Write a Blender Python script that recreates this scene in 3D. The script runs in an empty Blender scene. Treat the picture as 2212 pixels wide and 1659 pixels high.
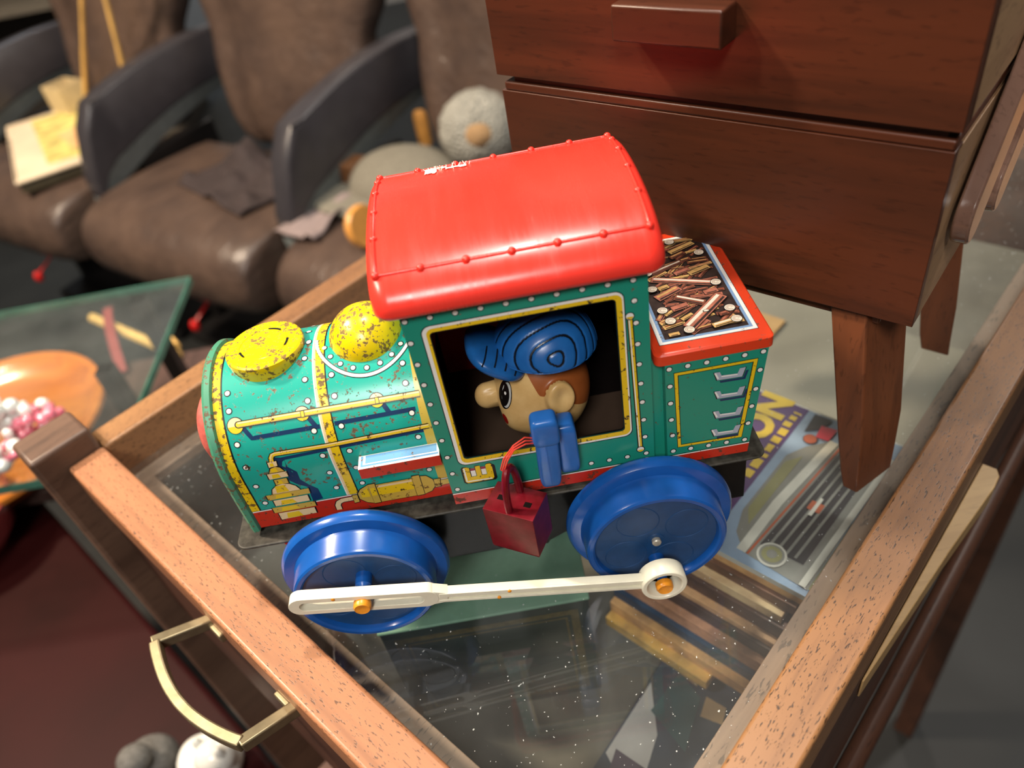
import bpy, bmesh, math, random
from mathutils import Vector, Matrix, noise
from math import sin, cos, pi, radians, sqrt, atan2, acos

scene = bpy.context.scene
col = scene.collection
random.seed(7)

# ------------------------------------------------------------------ helpers
class MB:
    """collects geometry with material slots, links it as one mesh object"""
    def __init__(self): self.v = []; self.f = []; self.m = []
    def add(self, vs, fs, mi=0):
        o = len(self.v); self.v += [tuple(p) for p in vs]
        for f in fs: self.f.append([o + i for i in f]); self.m.append(mi)
    def box(self, x0, x1, y0, y1, z0, z1, mi=0, M=None):
        vs = [Vector((x, y, z)) for z in (z0, z1) for y in (y0, y1) for x in (x0, x1)]
        if M: vs = [M @ p for p in vs]
        self.add(vs, [(0,2,3,1),(4,5,7,6),(0,1,5,4),(2,6,7,3),(0,4,6,2),(1,3,7,5)], mi)
    def loft(self, rings, mi=0, cap=True, closed=True):
        n = len(rings[0]); vs = [p for r in rings for p in r]; fs = []
        for k in range(len(rings) - 1):
            for i in range(n if closed else n - 1):
                j = (i + 1) % n
                fs.append((k*n+i, k*n+j, (k+1)*n+j, (k+1)*n+i))
        if cap and closed:
            fs.append(tuple(reversed(range(n)))); fs.append(tuple((len(rings)-1)*n + i for i in range(n)))
        self.add(vs, fs, mi)
    def prism(self, poly, a, b, axis='y', mi=0, M=None):
        def P(p, h):
            q = Vector((p[0], h, p[1])) if axis == 'y' else Vector((p[0], p[1], h)) if axis == 'z' else Vector((h, p[0], p[1]))
            return M @ q if M else q
        self.loft([[P(p, a) for p in poly], [P(p, b) for p in poly]], mi)
    def tube(self, path, r, n=10, mi=0, cap=True, closed=False):
        path = [Vector(p) for p in path]; rings = []; up = None
        for i, p in enumerate(path):
            a = path[i-1] if i > 0 else (path[-1] if closed else p)
            b = path[i+1] if i < len(path)-1 else (path[0] if closed else p)
            t = (b - a).normalized()
            if up is None:
                up = Vector((0,0,1)) if abs(t.z) < .9 else Vector((1,0,0))
            s = t.cross(up)
            s = s.normalized() if s.length > 1e-6 else Vector((1,0,0))
            u = s.cross(t).normalized(); up = u
            rr = r[i] if isinstance(r, (list, tuple)) else r
            rings.append([p + rr*(cos(2*pi*k/n)*s + sin(2*pi*k/n)*u) for k in range(n)])
        if closed: rings.append(rings[0])
        self.loft(rings, mi, cap and not closed)
    def lathe(self, prof, M=None, n=48, mi=0, mis=None, cap=True):
        """profile (r,h) turned round the local z axis"""
        o = len(self.v); M = M or Matrix()
        for (r, h) in prof:
            for k in range(n):
                a = 2*pi*k/n; self.v.append(tuple(M @ Vector((r*cos(a), r*sin(a), h))))
        for i in range(len(prof)-1):
            for k in range(n):
                j = (k+1) % n
                self.f.append([o+i*n+k, o+i*n+j, o+(i+1)*n+j, o+(i+1)*n+k]); self.m.append(mis[i] if mis else mi)
        for i in ((0, len(prof)-1) if cap else ()):
            if prof[i][0] > 1e-7: self.f.append([o+i*n+k for k in range(n)]); self.m.append(mi if not mis else mis[min(i, len(mis)-1)])
    def ell(self, c, R, M=None, nu=24, nv=14, mi=0, fn=None):
        vs = []; fs = []; c = Vector(c)
        for i in range(nv+1):
            th = pi*i/nv
            for k in range(nu):
                ph = 2*pi*k/nu; d = Vector((sin(th)*cos(ph), sin(th)*sin(ph), cos(th)))
                s = fn(d) if fn else 1
                q = Vector((d.x*R[0]*s, d.y*R[1]*s, d.z*R[2]*s))
                vs.append(c + ((M @ q) if M else q))
        for i in range(nv):
            for k in range(nu):
                j = (k+1) % nu; fs.append((i*nu+k, (i+1)*nu+k, (i+1)*nu+j, i*nu+j))
        self.add(vs, fs, mi)
    def rbox(self, c, S, M=None, n=4.0, nu=32, nv=20, mi=0):
        """soft rounded block (superellipsoid) of half sizes S"""
        c = Vector(c); vs = []; fs = []; e = 2.0/n
        sp = lambda a: math.copysign(abs(a)**e, a)
        for i in range(nv+1):
            th = -pi/2 + pi*i/nv
            for k in range(nu):
                ph = 2*pi*k/nu
                q = Vector((S[0]*sp(cos(th))*sp(cos(ph)), S[1]*sp(cos(th))*sp(sin(ph)), S[2]*sp(sin(th))))
                vs.append(c + ((M @ q) if M else q))
        for i in range(nv):
            for k in range(nu):
                j = (k+1) % nu; fs.append((i*nu+k, i*nu+j, (i+1)*nu+j, (i+1)*nu+k))
        self.add(vs, fs, mi)
    # printed decoration lying on a mapped surface: mp(a, b, lift)
    def poly(self, mp, pts, lift, mi): self.add([mp(a, b, lift) for a, b in pts], [tuple(range(len(pts)))], mi)
    def dot(self, mp, a, b, r, lift, mi, n=20, ry=None):
        ry = ry or r
        vs = [mp(a, b, lift)] + [mp(a + r*cos(2*pi*k/n), b + ry*sin(2*pi*k/n), lift) for k in range(n)]
        self.add(vs, [(0, 1+k, 1+(k+1) % n) for k in range(n)], mi)
    def strip(self, mp, pts, w, lift, mi, step=.0012):
        P = [Vector(p) for p in pts]; Q = []
        for a, b in zip(P[:-1], P[1:]):
            m = max(1, int((b-a).length/step))
            for k in range(m): Q.append(a.lerp(b, k/m))
        Q.append(P[-1]); vs = []
        for i, q in enumerate(Q):
            t = (Q[min(i+1, len(Q)-1)] - Q[max(i-1, 0)]); t.normalize(); nn = Vector((-t.y, t.x))
            vs += [mp(*(q + nn*w/2), lift), mp(*(q - nn*w/2), lift)]
        self.add(vs, [(2*i, 2*i+1, 2*i+3, 2*i+2) for i in range(len(Q)-1)], mi)
    def rivet(self, mp, a, b, lift, r, mw, mk): self.dot(mp, a, b, r*1.36, lift, mk); self.dot(mp, a, b, r, lift+.00005, mw)
    def build(self, name, mats, parent=None, smooth=True, bevel=0, seg=3, ang=35, subsurf=0, normals=True):
        me = bpy.data.meshes.new(name); me.from_pydata(self.v, [], self.f)
        for m in (mats if isinstance(mats, (list, tuple)) else [mats]): me.materials.append(m)
        me.polygons.foreach_set('material_index', self.m)
        if normals:
            bm = bmesh.new(); bm.from_mesh(me); bmesh.ops.recalc_face_normals(bm, faces=bm.faces); bm.to_mesh(me); bm.free()
        if smooth:
            me.polygons.foreach_set('use_smooth', [True]*len(me.polygons)); me.set_sharp_from_angle(angle=radians(ang))
        me.update()
        o = bpy.data.objects.new(name, me); col.objects.link(o)
        if parent: o.parent = parent
        if bevel:
            b = o.modifiers.new('bevel', 'BEVEL'); b.width = bevel; b.segments = seg; b.limit_method = 'ANGLE'; b.angle_limit = radians(40); b.harden_normals = False
        if subsurf:
            s = o.modifiers.new('subsurf', 'SUBSURF'); s.levels = subsurf; s.render_levels = subsurf
        return o

def tag(o, label=None, cat=None, group=None, kind=None):
    if label: o['label'] = label
    if cat: o['category'] = cat
    if group: o['group'] = group
    if kind: o['kind'] = kind
    return o
def empty(name, loc, rz=0):
    o = bpy.data.objects.new(name, None); col.objects.link(o); o.location = loc; o.rotation_euler = (0, 0, rz); o.empty_display_size = .01
    return o
def keep(child, parent):
    """child was modelled in world space under a placed empty"""
    child.matrix_parent_inverse = Matrix.Translation(-Vector(parent.location)) if abs(parent.rotation_euler.z) < 1e-9 else parent.matrix_basis.inverted()
    return child

# ------------------------------------------------------------------ materials
def lin(c):
    f = lambda x: x/12.92 if x <= .04045 else ((x+.055)/1.055)**2.4
    return (f(c[0]/255), f(c[1]/255), f(c[2]/255), 1)
def newmat(name):
    m = bpy.data.materials.new(name); m.use_nodes = True; nt = m.node_tree
    return m, nt, nt.nodes['Principled BSDF']
def mixc(nt, fac, a, b):
    n = nt.nodes.new('ShaderNodeMix'); n.data_type = 'RGBA'
    for s, v in ((0, fac), (6, a), (7, b)):
        if hasattr(v, 'is_output'): nt.links.new(v, n.inputs[s])
        else: n.inputs[s].default_value = v
    return n.outputs[2]
def tex(nt, kind, scale, detail=4, rough=.55, map_scale=None, rot=None, **kw):
    tc = nt.nodes.new('ShaderNodeTexCoord'); out = tc.outputs['Object']
    if map_scale or rot:
        mp = nt.nodes.new('ShaderNodeMapping'); nt.links.new(out, mp.inputs[0])
        if map_scale: mp.inputs['Scale'].default_value = map_scale
        if rot: mp.inputs['Rotation'].default_value = rot
        out = mp.outputs[0]
    n = nt.nodes.new(kind); nt.links.new(out, n.inputs['Vector']); n.inputs['Scale'].default_value = scale
    if kind == 'ShaderNodeTexNoise': n.inputs['Detail'].default_value = detail; n.inputs['Roughness'].default_value = rough
    for k, v in kw.items(): n.inputs[k].default_value = v
    return n
def ramp(nt, src, stops):
    r = nt.nodes.new('ShaderNodeValToRGB'); nt.links.new(src, r.inputs[0]); e = r.color_ramp.elements
    while len(e) < len(stops): e.new(.5)
    for k, (p, c) in enumerate(stops): e[k].position = p; e[k].color = c if len(c) == 4 else (*c, 1)
    return r.outputs[0]
W4, K4 = (1,1,1,1), (0,0,0,1)
def bump(nt, b, src, s, d=.0005):
    n = nt.nodes.new('ShaderNodeBump'); n.inputs['Strength'].default_value = s; n.inputs['Distance'].default_value = d
    nt.links.new(src, n.inputs['Height']); nt.links.new(n.outputs[0], b.inputs['Normal'])
def plain(name, c, rough=.5, metal=0, var=.12, vs=60, bmp=0, spec=.5, coat=0):
    """solid colour with a faint procedural mottling"""
    m, nt, b = newmat(name); base = lin(c)
    n = tex(nt, 'ShaderNodeTexNoise', vs)
    f = ramp(nt, n.outputs['Fac'], [(.3, K4), (.7, W4)])
    dk = tuple(x*(1-var) for x in base[:3]) + (1,); lt = tuple(min(1, x*(1+var)) for x in base[:3]) + (1,)
    nt.links.new(mixc(nt, f, dk, lt), b.inputs['Base Color'])
    b.inputs['Roughness'].default_value = rough; b.inputs['Metallic'].default_value = metal; b.inputs['Specular IOR Level'].default_value = spec
    b.inputs['Coat Weight'].default_value = coat; b.inputs['Coat Roughness'].default_value = .1
    if bmp: bump(nt, b, n.outputs['Fac'], bmp)
    return m
def tin(name, c, rust=.0, rough=.28, rustc=(92,76,56), scale=640):
    """lithographed tin: lacquered colour with rust pits"""
    m, nt, b = newmat(name); base = lin(c)
    n1 = tex(nt, 'ShaderNodeTexNoise', 230, 3); n2 = tex(nt, 'ShaderNodeTexNoise', scale, 5, .65); n3 = tex(nt, 'ShaderNodeTexNoise', 1800, 2)
    add = nt.nodes.new('ShaderNodeMath'); add.operation = 'MULTIPLY_ADD'
    nt.links.new(n1.outputs['Fac'], add.inputs[0]); add.inputs[1].default_value = .42; 
    mul = nt.nodes.new('ShaderNodeMath'); mul.operation = 'MULTIPLY'; nt.links.new(n2.outputs['Fac'], mul.inputs[0]); mul.inputs[1].default_value = .7
    nt.links.new(mul.outputs[0], add.inputs[2])
    t = .70 - .115*rust
    f = ramp(nt, add.outputs[0], [(t, K4), (t+.03, W4)])
    rc = mixc(nt, n3.outputs['Fac'], lin(tuple(x*.55 for x in rustc)), lin(tuple(min(255, x*1.5) for x in rustc)))
    if rust > 0:
        nt.links.new(mixc(nt, f, base, rc), b.inputs['Base Color'])
        nt.links.new(ramp(nt, f, [(0, (rough,)*3), (1, (.62,)*3)]), b.inputs['Roughness'])
        bump(nt, b, f, .25, -.0002)
    else:
        nt.links.new(mixc(nt, n1.outputs['Fac'], tuple(x*.94 for x in base[:3])+(1,), base), b.inputs['Base Color']); b.inputs['Roughness'].default_value = rough
    b.inputs['Specular IOR Level'].default_value = .5
    return m
def wood(name, light, mid, dark, along='x', ring=9, pores=1.0, rough=.38, scale=1.0, coat=.0, pore_size=1.0):
    """straight-grained timber with long bands and short dark pores"""
    m, nt, b = newmat(name)
    st = {'x': (.07, 1, 1), 'y': (1, .07, 1), 'z': (1, 1, .07)}[along]
    n1 = tex(nt, 'ShaderNodeTexNoise', 34*scale, 5, .6, st); n2 = tex(nt, 'ShaderNodeTexNoise', ring*scale, 3, .5, tuple(min(1, x*3) for x in st), Distortion=1.2)
    sp = {'x': (.22, 1, 1), 'y': (1, .22, 1), 'z': (1, 1, .22)}[along]
    n3 = tex(nt, 'ShaderNodeTexNoise', 900*scale*pore_size, 2, .5, sp); nw = tex(nt, 'ShaderNodeTexNoise', 22, 2, .5, tuple(min(1, x*4) for x in st)); nf = tex(nt, 'ShaderNodeTexNoise', 150*scale, 3, .6, st, Distortion=.6)
    c = mixc(nt, ramp(nt, n2.outputs['Fac'], [(.32, K4), (.68, W4)]), lin(mid), lin(light))
    c = mixc(nt, ramp(nt, n1.outputs['Fac'], [(.45, K4), (.8, (.75,.75,.75,1))]), c, lin(dark))
    c = mixc(nt, ramp(nt, nf.outputs['Fac'], [(.5, K4), (.78, (.7,.7,.7,1))]), c, lin(dark))
    pf = ramp(nt, n3.outputs['Fac'], [(.60, K4), (.67, (pores,)*3)])
    c = mixc(nt, pf, c, lin(tuple(x*.45 for x in dark)))
    nt.links.new(c, b.inputs['Base Color']); b.inputs['Roughness'].default_value = rough
    b.inputs['Coat Weight'].default_value = coat; b.inputs['Coat Roughness'].default_value = .15
    bump(nt, b, pf, .15*pores + .02, -.0003)
    return m
def glassmat(name, tint=(.93,.97,.95), dust=.0, specks=0.0, rough=.0, refl=1.0):
    m, nt, b = newmat(name); out = nt.nodes['Material Output']
    tr = nt.nodes.new('ShaderNodeBsdfTransparent'); tr.inputs[0].default_value = (*tint, 1)
    gl = nt.nodes.new('ShaderNodeBsdfGlossy'); gl.inputs['Roughness'].default_value = rough; gl.inputs[0].default_value = (refl,)*3 + (1,)
    fr = nt.nodes.new('ShaderNodeFresnel'); ge = nt.nodes.new('ShaderNodeNewGeometry'); io = nt.nodes.new('ShaderNodeMath'); io.operation = 'MULTIPLY_ADD'
    nt.links.new(ge.outputs['Backfacing'], io.inputs[0]); io.inputs[1].default_value = 1/1.5 - 1.5; io.inputs[2].default_value = 1.5; nt.links.new(io.outputs[0], fr.inputs[0])      # same reflectance from either side
    mx = nt.nodes.new('ShaderNodeMixShader'); nt.links.new(fr.outputs[0], mx.inputs[0]); nt.links.new(tr.outputs[0], mx.inputs[1]); nt.links.new(gl.outputs[0], mx.inputs[2])
    df = nt.nodes.new('ShaderNodeBsdfDiffuse'); df.inputs[0].default_value = (.75,.77,.76,1)
    n = tex(nt, 'ShaderNodeTexNoise', 16, 4); n2 = tex(nt, 'ShaderNodeTexNoise', 760, 2, .4)
    f1 = ramp(nt, n.outputs['Fac'], [(.3, (dust*.35,)*3), (.75, (dust*1.5,)*3)]); f2 = ramp(nt, n2.outputs['Fac'], [(.745, K4), (.765, (specks,)*3)])
    ad = nt.nodes.new('ShaderNodeMath'); ad.operation = 'ADD'; ad.use_clamp = True
    nt.links.new(f1, ad.inputs[0]); nt.links.new(f2, ad.inputs[1])
    m2 = nt.nodes.new('ShaderNodeMixShader'); nt.links.new(ad.outputs[0], m2.inputs[0]); nt.links.new(mx.outputs[0], m2.inputs[1]); nt.links.new(df.outputs[0], m2.inputs[2])
    nt.links.new(m2.outputs[0], out.inputs['Surface']); nt.nodes.remove(b)
    return m

M = {}
M['teal'] = tin('teal_tin', (30,164,148), .62)
M['teal_cab'] = tin('teal_cab_tin', (32,144,122), .1)
M['teal_old'] = tin('worn_green_tin', (70,142,112), .9, .45)
M['yellow'] = tin('yellow_tin', (232,196,22), .95, .3, (92,70,30), 620)
M['yellow_cap'] = tin('yellow_cap_tin', (234,200,14), 1.0, .27, (110,86,36), 700)
M['yellow_clean'] = tin('yellow_print', (236,198,30), .5, .3, (60,44,24), 700)
M['cream'] = tin('cream_print', (236,208,160), .4, .3, (110,80,50), 700)
M['gold'] = tin('gold_print', (206,172,74), .4, .3, (96,64,34), 700)
M['white'] = tin('white_print', (240,238,232), .1, .3)
M['black'] = plain('black_print', (14,18,20), .35)
M['navy'] = tin('navy_print', (20,52,92), .2, .3)
M['red_tin'] = tin('red_tin', (196,44,24), .55, .32, (90,50,36), 520)
M['red_lid'] = tin('orange_red_tin', (224,66,32), .3, .3, (110,60,40), 520)
M['grey_print'] = tin('silver_print', (176,184,200), 0)
M['blue_print'] = tin('pale_blue_print', (110,160,205), .5, .22, (90,70,60), 900)
M['lightblue_print'] = tin('blue_grey_print', (126,158,196), .2)
M['bark_dark'] = plain('log_print_dark', (52,38,34), .35, var=.5, vs=420)
M['bark'] = plain('log_print_brown', (138,76,54), .35, var=.35, vs=500)
M['bark_pink'] = plain('log_print_rose', (186,112,88), .35, var=.3, vs=500)
M['bark_gold'] = plain('log_print_gold', (218,172,104), .35, var=.2, vs=500)
M['log_end'] = plain('log_print_end', (240,228,206), .35, var=.05)
M['pink_print'] = plain('pink_print', (150,60,80), .35)
M['blue_plastic'] = plain('blue_plastic', (22,84,164), .24, var=.1, vs=120, coat=.15)
M['blue_arm'] = plain('driver_blue_plastic', (40,104,184), .26, var=.1, vs=120)
M['blue_dark'] = plain('blue_plastic_recess', (28,68,114), .42, var=.12, vs=200)
M['white_plastic'] = plain('ivory_plastic', (232,228,206), .3, var=.05, vs=200)
M['amber_plastic'] = plain('amber_plastic', (232,150,40), .35, var=.15, vs=500)
M['steel'] = plain('axle_steel', (186,180,166), .4, .35, .2, 800)
M['black_tin'] = plain('black_tin', (14,13,12), .38, var=.3, vs=150, spec=.25)
M['black_worn'] = plain('worn_black_tin', (60,58,52), .5, var=.6, vs=300, spec=.3)
M['red_plastic'] = plain('red_plastic', (200,24,22), .3)
M['pink_knob'] = plain('faded_red_knob', (190,92,82), .45, var=.3, vs=300)
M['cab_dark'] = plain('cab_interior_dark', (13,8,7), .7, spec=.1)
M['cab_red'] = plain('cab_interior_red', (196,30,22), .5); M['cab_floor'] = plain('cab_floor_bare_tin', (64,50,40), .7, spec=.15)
def roofmat():
    m, nt, b = newmat('red_roof_plastic')
    n = tex(nt, 'ShaderNodeTexNoise', 26, 3); n2 = tex(nt, 'ShaderNodeTexNoise', 160, 6, .7, (1, .12, .12), (0, 0, .5)); n3 = tex(nt, 'ShaderNodeTexNoise', 90, 5, .7, (.1, 1, 1), (0, 0, -.3))
    c = mixc(nt, n.outputs['Fac'], lin((230,48,38)), lin((242,66,52)))
    c = mixc(nt, ramp(nt, n2.outputs['Fac'], [(.66, K4), (.74, (.35,)*3)]), c, lin((246,120,104)))
    c = mixc(nt, ramp(nt, n3.outputs['Fac'], [(.67, K4), (.72, (.3,)*3)]), c, lin((246,140,124)))
    nt.links.new(c, b.inputs['Base Color'])
    nt.links.new(ramp(nt, n2.outputs['Fac'], [(.35, (.2,)*3), (.75, (.36,)*3)]), b.inputs['Roughness'])
    bump(nt, b, n2.outputs['Fac'], .04, .0004)
    b.inputs['Subsurface Weight'].default_value = .0
    return m
M['roof'] = roofmat()
M['chip'] = plain('white_chip', (244,236,222), .7, var=.1, vs=900)
def lanternmat():
    m, nt, b = newmat('ruby_lantern_plastic')
    n = tex(nt, 'ShaderNodeTexNoise', 240, 5)
    nt.links.new(mixc(nt, ramp(nt, n.outputs['Fac'], [(.35, K4), (.7, W4)]), lin((112,6,22)), lin((140,18,40))), b.inputs['Base Color'])
    b.inputs['Roughness'].default_value = .32; b.inputs['Transmission Weight'].default_value = .35; b.inputs['IOR'].default_value = 1.45
    return m
M['lantern'] = lanternmat()
M['wire'] = plain('red_wire', (224,70,56), .4)
M['skin_d'] = None
def headmat():
    m, nt, b = newmat('painted_vinyl_head')
    n = tex(nt, 'ShaderNodeTexNoise', 160, 4)
    skin = mixc(nt, ramp(nt, n.outputs['Fac'], [(.3, K4), (.75, W4)]), lin((206,166,104)), lin((226,190,128)))
    hair = mixc(nt, n.outputs['Fac'], lin((138,72,30)), lin((172,96,48)))
    at = nt.nodes.new('ShaderNodeAttribute'); at.attribute_name = 'hair'
    f = ramp(nt, at.outputs['Fac'], [(.49, K4), (.51, W4)])
    c = mixc(nt, f, skin, hair)
    a2 = nt.nodes.new('ShaderNodeAttribute'); a2.attribute_name = 'lips'
    c = mixc(nt, ramp(nt, a2.outputs['Fac'], [(.49, K4), (.51, W4)]), c, lin((150,24,20)))
    nt.links.new(c, b.inputs['Base Color']); b.inputs['Roughness'].default_value = .36
    return m
M['head'] = headmat()
M['cap'] = plain('blue_cap_paint', (30,98,168), .3, var=.15, vs=200)
M['cap_line'] = plain('black_groove_paint', (12,18,26), .4)
M['eye_white'] = plain('eye_grey', (196,196,192), .3)
M['eye_black'] = plain('eye_black', (20,16,16), .25)
# table and furniture
M['walnut_x'] = wood('walnut_rail', (152,110,70), (120,83,54), (84,56,40), 'x', 10, .85, .42, 1.0, 0, 2.1)
M['walnut_y'] = wood('walnut_board', (182,128,90), (158,106,74), (116,76,54), 'y', 10, .7, .38, 1.0, 0, 2.1)
M['walnut_leg'] = wood('walnut_leg', (110,84,68), (88,64,50), (62,44,35), 'x', 10, .3, .45)
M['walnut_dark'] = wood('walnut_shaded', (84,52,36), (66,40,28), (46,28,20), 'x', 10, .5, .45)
M['ledge'] = wood('greyed_walnut_ledge', (150,124,104), (130,104,86), (100,78,64), 'x', 12, .6, .5)
M['sew'] = wood('red_brown_teak', (84,42,24), (67,34,20), (42,24,16), 'x', 16, .25, .36, .8, 0)
M['sew_side'] = wood('teak_side', (168,134,98), (150,116,84), (116,84,60), 'y', 16, .3, .45, .8)
M['sew_arm'] = wood('varnished_arm', (140,108,92), (120,90,76), (90,64,54), 'y', 10, .2, .16, .8, .6)
M['sew_leg'] = wood('teak_leg', (128,72,42), (104,62,40), (74,42,28), 'z', 14, .3, .4, .8)
M['pine'] = wood('pale_pine', (184,152,104), (168,134,88), (140,106,66), 'x', 12, .1, .45)
M['brass'] = plain('aged_brass', (146,134,106), .42, .75, .22, 160)
M['glass'] = glassmat('dusty_table_glass', (.96,.98,.97), .018, .5, .02)
M['glass_green'] = glassmat('greenish_glass_sheet', (.88,.94,.91), .03, .12, .03)
M['glass_edge'] = plain('green_glass_edge', (70,120,104), .15, var=.25, vs=40)
M['tray'] = plain('tray_felt', (104,100,92), .8)
M['leather'] = None
def leather():
    m, nt, b = newmat('dark_brown_leather')
    n = tex(nt, 'ShaderNodeTexNoise', 9, 4, .6); n2 = tex(nt, 'ShaderNodeTexVoronoi', 420); n3 = tex(nt, 'ShaderNodeTexNoise', 26, 3, .6, (1, .35, 1))
    nt.links.new(mixc(nt, ramp(nt, n.outputs['Fac'], [(.3, K4), (.7, W4)]), lin((62,50,45)), lin((88,71,61))), b.inputs['Base Color'])
    b.inputs['Roughness'].default_value = .36
    ad = nt.nodes.new('ShaderNodeMath'); ad.operation = 'MULTIPLY_ADD'; nt.links.new(n2.outputs[0], ad.inputs[0]); ad.inputs[1].default_value = .04; nt.links.new(n3.outputs['Fac'], ad.inputs[2])
    bump(nt, b, ad.outputs[0], .5, .012)
    return m
M['leather'] = leather()
M['chair_plastic'] = plain('armrest_vinyl', (52,50,54), .33, var=.1, vs=30)
M['chair_under'] = plain('armrest_grey_underside', (92,98,98), .5)
M['chair_metal'] = plain('dark_chair_base', (26,24,24), .4, .3)
M['floor'] = plain('dark_grey_floor', (25,27,27), .55, var=.25, vs=7)
M['wall'] = plain('wall_paint', (120,118,116), .8, var=.1, vs=3)
M['ceil'] = plain('ceiling_paint', (130,128,124), .85, var=.05, vs=3)
M['shelf'] = plain('dark_shelf', (46,42,38), .6)

# ------------------------------------------------------------------ frames of reference
E1 = Vector((cos(radians(42.6)), sin(radians(42.6)), 0)); E2 = Vector((-E1.y, E1.x, 0)); Z = Vector((0,0,1))
MT = Matrix(((E1.x, E2.x, 0, 0), (E1.y, E2.y, 0, 0), (0,0,1,0), (0,0,0,1)))        # table axes: x = along right rail, y = across

# ================================================================== TOY LOCOMOTIVE
loco = tag(empty('toy_locomotive', (0,0,0)), 'tin toy steam locomotive with red roof, teal body and blue wheels on the glass top', 'toy train')
RB, ZC, ZB = .0305, .078, .0529
XF, XR = -.0821, -.0066                        # boiler front and the cab front
def boil(x, s, lift):                          # near side and top of the horseshoe boiler shell
    r = RB + lift
    if s < ZC - ZB: return Vector((x, -r, ZB + s))
    th = (s - (ZC - ZB))/RB
    return Vector((x, -r*cos(th), ZC + r*sin(th)))
SMAX = 2*(ZC-ZB) + pi*RB
def boil_full(x, s, lift):                     # whole outline including the far side
    if s <= (ZC-ZB) + pi*RB: return boil(x, s, lift)
    return Vector((x, RB + lift, ZC - (s - (ZC-ZB) - pi*RB)))
def horseshoe(r, zb, n=56):
    return [(-r, zb)] + [(-r*cos(pi*k/n), ZC + r*sin(pi*k/n)) for k in range(n+1)] + [(r, zb)]

mats_b = [M['teal'], M['yellow'], M['white'], M['black'], M['navy'], M['gold'], M['cream'], M['red_tin'], M['yellow_clean'], M['pink_print']]
TE, YE, WH, BK, NV, GO, CR, RD, YC, PK = range(10)
b = MB()
pr = horseshoe(RB, ZB)
xs = [XF + .003, -.02, XR + .0005]
b.loft([[Vector((x, y, z)) for y, z in pr] for x in xs], TE, cap=False, closed=False)
mm = lambda l: [Vector((a/1000, c/1000)) for a, c in l]
# yellow end band, middle hoop and gold rear band run right round the shell
for xa, xb, mi, edge in ((-.0797, -.0757, YE, 1), (-.0436, -.0399, YE, 2), (-.0107, -.0066, GO, 1)):
    for x0, x1, m_, l in ((xa, xb, mi, .00012), (xa-.0004 if edge == 2 else xb, xa+.0005 if edge == 2 else xb+.0005, WH if edge == 2 else BK, .00008), (xb-.0001, xb+.0004, BK, .0001)):
        n = 90; vs = []; lo = .0090
        for k in range(n+1):
            s = lo + (SMAX - 2*lo)*k/n; vs += [boil_full(x0, s, l), boil_full(x1, s, l)]
        b.add(vs, [(2*k, 2*k+1, 2*k+3, 2*k+2) for k in range(n)], m_)
    if edge == 2:                              # white highlight printed along the hoop
        n = 60; vs = []
        for k in range(n+1):
            s = .009 + (SMAX - .018)*k/n; vs += [boil_full(-.0436, s, .00016), boil_full(-.0428, s, .00016)]
        b.add(vs, [(2*k, 2*k+1, 2*k+3, 2*k+2) for k in range(n)], CR)
# red skirt with white line, both sides
for full in (0, 1):
    S = (lambda s: s) if not full else (lambda s: SMAX - s)
    for s0, s1, m_, l in ((0, .0083, RD, .0001), (.0083, .0088, WH, .00012), (.0088, .0090, BK, .00011)):
        b.add([boil_full(XF+.0035, S(s0), l), boil_full(XR, S(s0), l), boil_full(XR, S(s1), l), boil_full(XF+.0035, S(s1), l)], [(0,1,2,3)], m_)
riv = [(-73.3,57.2),(-73.3,51.0),(-72.8,39.4),(-72.6,30.5),(-72.5,21.3),(-72.5,12.4),(-45.6,73.2),(-46.6,65.3),(-46.7,57.1),(-46.6,49.7),(-46.5,39.4),(-46.2,29.8),(-46.3,21.6),(-46.3,13.7),
       (-37.6,57.1),(-37.5,49.7),(-37.2,39.4),(-36.9,29.8),(-36.9,21.8),(-37,13.7),(-13.4,56.6),(-13.4,49.7),(-13.2,39.5),(-13,30.4),(-12.8,14.4)]
for a, s in riv:
    b.rivet(boil, a/1000, s/1000, .0001, .00085, WH, BK)
    b.rivet(boil_full, a/1000, SMAX - s/1000, .0001, .00085, WH, BK)
# collar printed round the dome
def ringpts(cx, r, a0, a1, n=40):              # circle in plan projected onto the shell -> (x, s)
    o = []
    for k in range(n+1):
        a = a0 + (a1-a0)*k/n; x = cx + r*cos(a); y = r*sin(a); th = acos(max(-1, min(1, -y/RB))); o.append((x, ZC-ZB+RB*th))
    return o
b.strip(boil_full, ringpts(-.0255, .0172, pi, 2*pi), .0016, .00012, BK); b.strip(boil_full, ringpts(-.0255, .0172, pi, 2*pi), .0011, .00016, WH)
for k in range(9):
    x, s = ringpts(-.0255, .0150, pi*1.1 + pi*.8*k/8, 99, 1)[0]; b.rivet(boil_full, x, s, .0001, .0008, WH, BK)
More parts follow.
